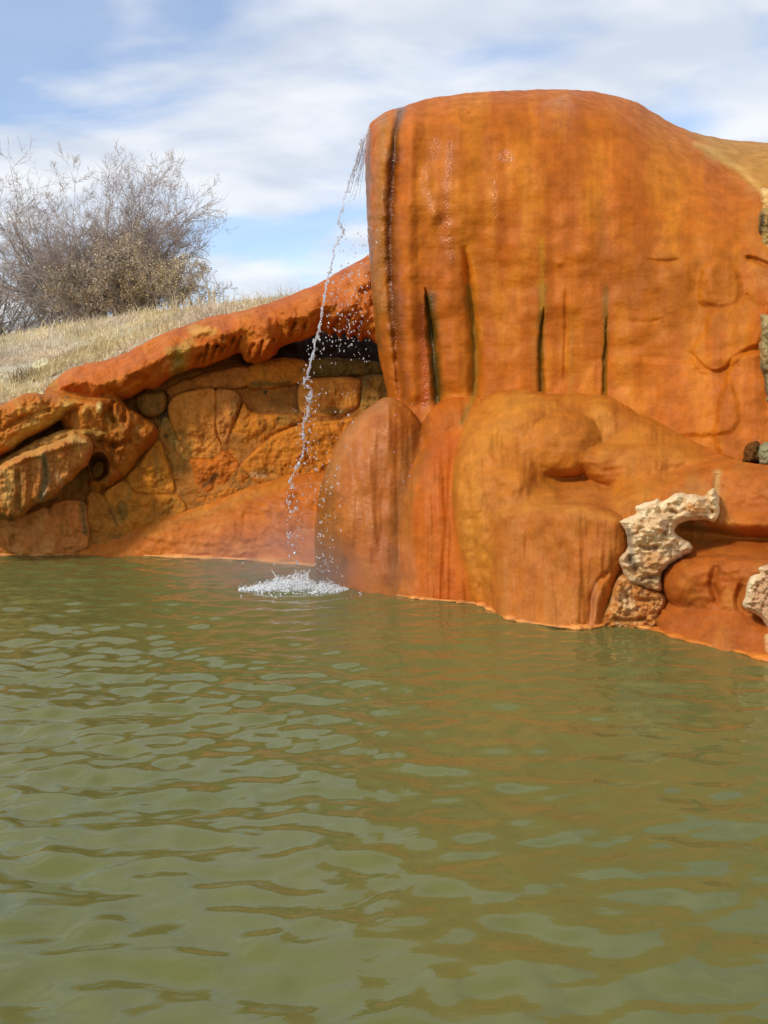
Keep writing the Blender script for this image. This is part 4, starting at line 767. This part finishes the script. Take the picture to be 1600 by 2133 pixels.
def hill_Y(px, py):
    """forward distance at which the ray of a pixel meets the grass slope"""
    for Yt in np.arange(12.4, 19, .04):
        p = at(px, py, Yt)
        if p[2] <= float(hill_z(np.array([p[0]]), np.array([Yt]))[0]): return float(Yt)
    return 13.5
for pl, Yd, bs, lab, sd in [([(52, 782), (66, 764), (110, 744), (160, 722), (205, 702), (240, 704), (244, 718), (222, 732), (180, 750), (146, 766), (104, 782), (70, 790)], 13.1, ((158, 136, 106), (130, 112, 84), (178, 160, 128)), 'flat grey brown stone slab lying in the grass above the ridge', 91),
        ([(66, 764), (76, 750), (92, 746), (104, 752), (98, 762), (80, 770)], 13.05, ((226, 218, 206), (198, 188, 170)), 'small whitish stone in the grass beside the brown clump', 92),
        ([(50, 818), (62, 808), (84, 808), (92, 820), (84, 832), (58, 832)], 12.5, ((206, 196, 172), (150, 134, 100)), 'small pale stone in the grass left of the ridge nose', 93),
        ([(20, 846), (44, 828), (80, 826), (104, 834), (100, 852), (40, 862)], 12.1, ((196, 140, 92), (176, 112, 64)), 'flat tan stone where the grass meets the left ledge', 94)]:
    cc = np.array(pl).mean(0); relief('flat_stone', pl, [(a, b_, hill_Y(a, b_) - .17) for a, b_ in pl], [('noise', 20, 10, 3, .05, sd)], Rp=14, E=.10, Tb=.2, Rb=14, seed=sd, rough=.02, jit=2.5, base=bs, cscale=(20, 12), mat=M_ROUGH, label=lab, cat='stone')

# ------------------------------------------------------------------ falling water
def ico(sub=1):
    import bmesh
    bm = bmesh.new(); bmesh.ops.create_icosphere(bm, subdivisions=sub, radius=1); V = np.array([v.co[:] for v in bm.verts]); Fs = np.array([[v.index for v in f.verts] for f in bm.faces]); bm.free(); return V, Fs
IV, IF = ico(2)
def blobs(P, Rr, rg, stretch=1.0, iv=IV, jf=.25):
    n = len(P); k = len(iv); sc = np.stack([1 + jf * rg.randn(n), 1 + jf * rg.randn(n), (1 + jf * rg.randn(n)) * stretch], 1).clip(.4, 3)
    V = (P[:, None] + iv[None] * Rr[:, None, None] * sc[:, None]).reshape(-1, 3)
    Fs = (IF[None] + (np.arange(n) * k)[:, None, None]).reshape(-1, 3); return V, Fs
b = NB('falling_water'); b.set(Base_Color=(.93, .96, 1.0), Roughness=.06, IOR=1.33, Transmission_Weight=.72, Specular_IOR_Level=.8); M_FALL = b.m
b = NB('foam'); b.set(Base_Color=(.95, .96, .96), Roughness=.35, IOR=1.33, Transmission_Weight=.0, Specular_IOR_Level=.6); M_FOAM = b.m
STR = [(770, 266), (762, 282), (752, 300), (744, 326), (736, 352), (727, 380), (720, 405), (713, 432), (706, 458), (712, 472), (716, 482), (706, 500), (697, 520), (692, 545), (686, 568), (681, 595), (676, 622), (670, 650), (666, 676), (661, 700),
       (653, 730), (648, 756), (641, 782), (633, 798), (650, 812), (645, 832), (641, 856), (634, 880), (630, 902), (633, 926), (628, 956), (617, 976), (607, 992), (606, 1008), (613, 1018)]
sp2 = smooth_poly(STR, 14, False); m = len(sp2); tt = np.arange(m) / m
rg = np.random.RandomState(5)
thick = (.004 + .0045 * np.abs(np.sin(tt * 97)) + .004 * rg.rand(m)) * (.8 + .5 * np.abs(perlin(tt * 40, tt * 0 + .2, 6))); thick *= np.interp(tt, [0, .1, .3, .6, .8, 1], [.8, .6, .75, 1.15, .95, .7])
thick *= np.where(tt > .68, .45 + .75 * (perlin(tt * 60, tt * 0 + 3.3, 4) > -.1), 1)
sx_ = sp2[:, 0] + 2.2 * perlin(tt * 70, tt * 0 + 1.5, 2) + rg.randn(m) * .5; Ystr = np.interp(sp2[:, 1], [266, 1200], [10.75, 9.8])
Pc = at(sx_, sp2[:, 1], Ystr)
t = empty('water_stream', tuple(Pc[-1])); tag(t, 'thin twisting jet of water falling from the top of the tower', 'waterfall')
segs = np.hstack([Pc[:-1], Pc[1:], thick[:-1, None], thick[1:, None]]); V, Fq = tubes(segs, 7)
V2, F2 = blobs(Pc[::2] + rg.normal(0, .009, Pc[::2].shape), thick[::2] * rg.uniform(.6, 1.6, len(thick[::2])), rg, 1.4)
mesh_obj('jet', np.concatenate([V, V2]), [tuple(f) for f in Fq] + [tuple(f) for f in F2 + len(V)], M_FALL, t)
vs = []
for i in range(34):      # the veil of fine strands between the jet and the lip
    a = rg.rand(); ya = rg.uniform(262, 330); yb = min(ya + rg.uniform(30, 110), 470 - 60 * a); ys = np.linspace(ya, yb, 18); jet = np.interp(ys, sp2[:, 1], sp2[:, 0]); lipx = np.interp(ys, [262, 300, 350, 500], [772, 764, 762, 765])
    aa = a * np.linspace(1, rg.uniform(.1, .8), 18); xs_ = jet + (lipx - jet) * aa + .8 * np.sin(ys / rg.uniform(6, 14) + i); Pv = at(xs_, ys, 10.75 - .0006 * (ys - 262) + .1 * a); r_ = .0014 + .0022 * rg.rand(18)
    vs.append(np.hstack([Pv[:-1], Pv[1:], r_[:-1, None], r_[1:, None]]))
V, Fq = tubes(np.concatenate(vs), 4); tag(mesh_obj('veil', V, Fq, M_FALL, t), kind='stuff')
# droplets
pts = []; rr = []
def dr(n, x0, x1, y0, y1, Ya, Yb, r0, r1, fn=None):
    for _ in range(n):
        x, y = rg.uniform(x0, x1), rg.uniform(y0, y1)
        if fn: x, y = fn(x, y)
        pts.append(at(x, y, rg.uniform(Ya, Yb))); rr.append(rg.uniform(r0, r1) * (.6 + .4 * rg.rand()))
jx = lambda y: np.interp(y, sp2[:, 1], sp2[:, 0])
dr(120, 0, 60, 470, 720, 10.2, 10.8, .004, .011, lambda x, y: (jx(y) + 10 + x * 1.3, y)); dr(130, 680, 770, 570, 760, 10.2, 10.7, .003, .009); dr(240, 0, 1, 275, 470, 10.5, 10.8, .002, .0045, lambda x, y: (jx(y) + x * (762 - jx(y)) * np.clip((480 - y) / 150, .2, 1), y))
dr(130, -14, 22, 700, 1020, 9.9, 10.2, .004, .011, lambda x, y: (jx(y) + x, y)); dr(60, -30, 110, 800, 1000, 9.4, 9.6, .003, .009, lambda x, y: (640 + x, y)); dr(70, 655, 712, 940, 1190, 9.35, 9.6, .004, .011)
dr(60, 600, 690, 1000, 1200, 9.7, 9.9, .004, .010); dr(26, 598, 622, 1020, 1180, 9.8, 9.9, .009, .017); dr(60, 690, 860, 840, 1150, 9.1, 9.3, .002, .005); dr(40, 500, 740, 1170, 1225, 9.6, 9.9, .004, .010)
V, Fs = blobs(np.array(pts), np.array(rr), rg, 1.3); tag(mesh_obj('water_droplets', V, Fs, M_FALL), 'spray of clear droplets around the falling jet', 'droplets', kind='stuff')
# steam drifting off the warm water
b = NB('steam'); b.N.remove(b.b); vv = b.N.new('ShaderNodeVolumePrincipled'); vv.inputs['Color'].default_value = (.95, .97, 1, 1); vv.inputs['Anisotropy'].default_value = .2
tcn = b.N.new('ShaderNodeTexCoord'); ln = b.N.new('ShaderNodeVectorMath'); ln.operation = 'LENGTH'; b.L.new(tcn.outputs['Object'], ln.inputs[0])
b.L.new(b.math('MULTIPLY', b.rng(ln.outputs['Value'], 1.0, .15, 0, STEAM), b.rng(b.noise(1.6, 2, .5, tcn.outputs['Object']), .3, .7, .35, 1.5)), vv.inputs['Density']); b.L.new(vv.outputs[0], b.out.inputs['Volume'])
SV, SF = ico(3); so_ = mesh_obj('steam', SV, SF, b.m, origin=(0, 0, 0)); so_.location = (SPL[0] + .25, SPL[1] + .1, .12); so_.scale = (1.7, 1.1, .62)
tag(so_, 'thin white steam hanging over the pool around the splash', 'steam', kind='stuff')
# splash
env = [(500, 1), (512, 2), (530, 5), (548, 9), (560, 15), (572, 26), (585, 16), (600, 18), (620, 34), (640, 40), (652, 28), (660, 12), (690, 8), (715, 2), (730, 0)]
ex = np.array([e[0] for e in env]); eh = np.array([e[1] for e in env]); n = 7000; x = rg.uniform(500, 728, n); h = np.interp(x, ex, eh) * (1 + .65 * perlin(x / 22.0, x * 0 + .5, 3)); hh = h * .85 * rg.rand(n)**1.5
base_y = 1226 + rg.normal(0, 1, n) * np.interp(x, [500, 560, 640, 700, 730], [1.5, 4.0, 5.0, 4.5, 1.5]) + np.abs(x - 615) * .02; D = dw(base_y); P = at(x, base_y, D); P[:, 2] = hh * D / F + rg.uniform(-.006, .008, n)
kp = rg.rand(n) < np.interp(x, [500, 530, 560, 650, 680, 728], [.15, .45, 1, 1, .6, .12]); x, h, hh, P = x[kp], h[kp], hh[kp], P[kp]; n = len(x)
rad = (.0024 + .007 * rg.rand(n)**2.5) * (1 - .35 * hh / (h + 1)); P += rg.normal(0, .006, P.shape)
t = empty('water_splash', tuple(at(612, 1226, dw(1226)))); tag(t, 'white frothy splash where the falling jet hits the pool', 'splash')
nf = 900; fx_ = rg.normal(622, 62, nf).clip(498, 752); fy_ = 1227 + rg.normal(0, 6, nf); FP = at(fx_, fy_, dw(fy_)); FP[:, 2] = .002
P = np.concatenate([P, FP]); rad = np.concatenate([rad, rg.uniform(.002, .006, nf)]); V, Fs = blobs(P, rad, rg, 1.0, jf=.3); tag(mesh_obj('froth', V, Fs, M_FOAM, t), kind='stuff')
sg = []
for x0, x1, h0, h1 in [(578, 566, 18, 40), (640, 646, 28, 44)]:
    D = float(dw(1226)); A = at(x0, 1226, D); B = at(x1, 1226, D); A[2] = h0 * D / F; B[2] = h1 * D / F; prev = A
    for k in range(1, 7):
        q = A + (B - A) * k / 6 + rg.normal(0, .004, 3); sg.append((*prev, *q, .0075 * (1 - k / 9), .0075 * (1 - (k + 1) / 9))); prev = q
V, Fq = tubes(sg, 6); tag(mesh_obj('spikes', V, Fq, M_FOAM, t), kind='stuff')
for o in bpy.data.objects:
    if '_o' in o: del o['_o']
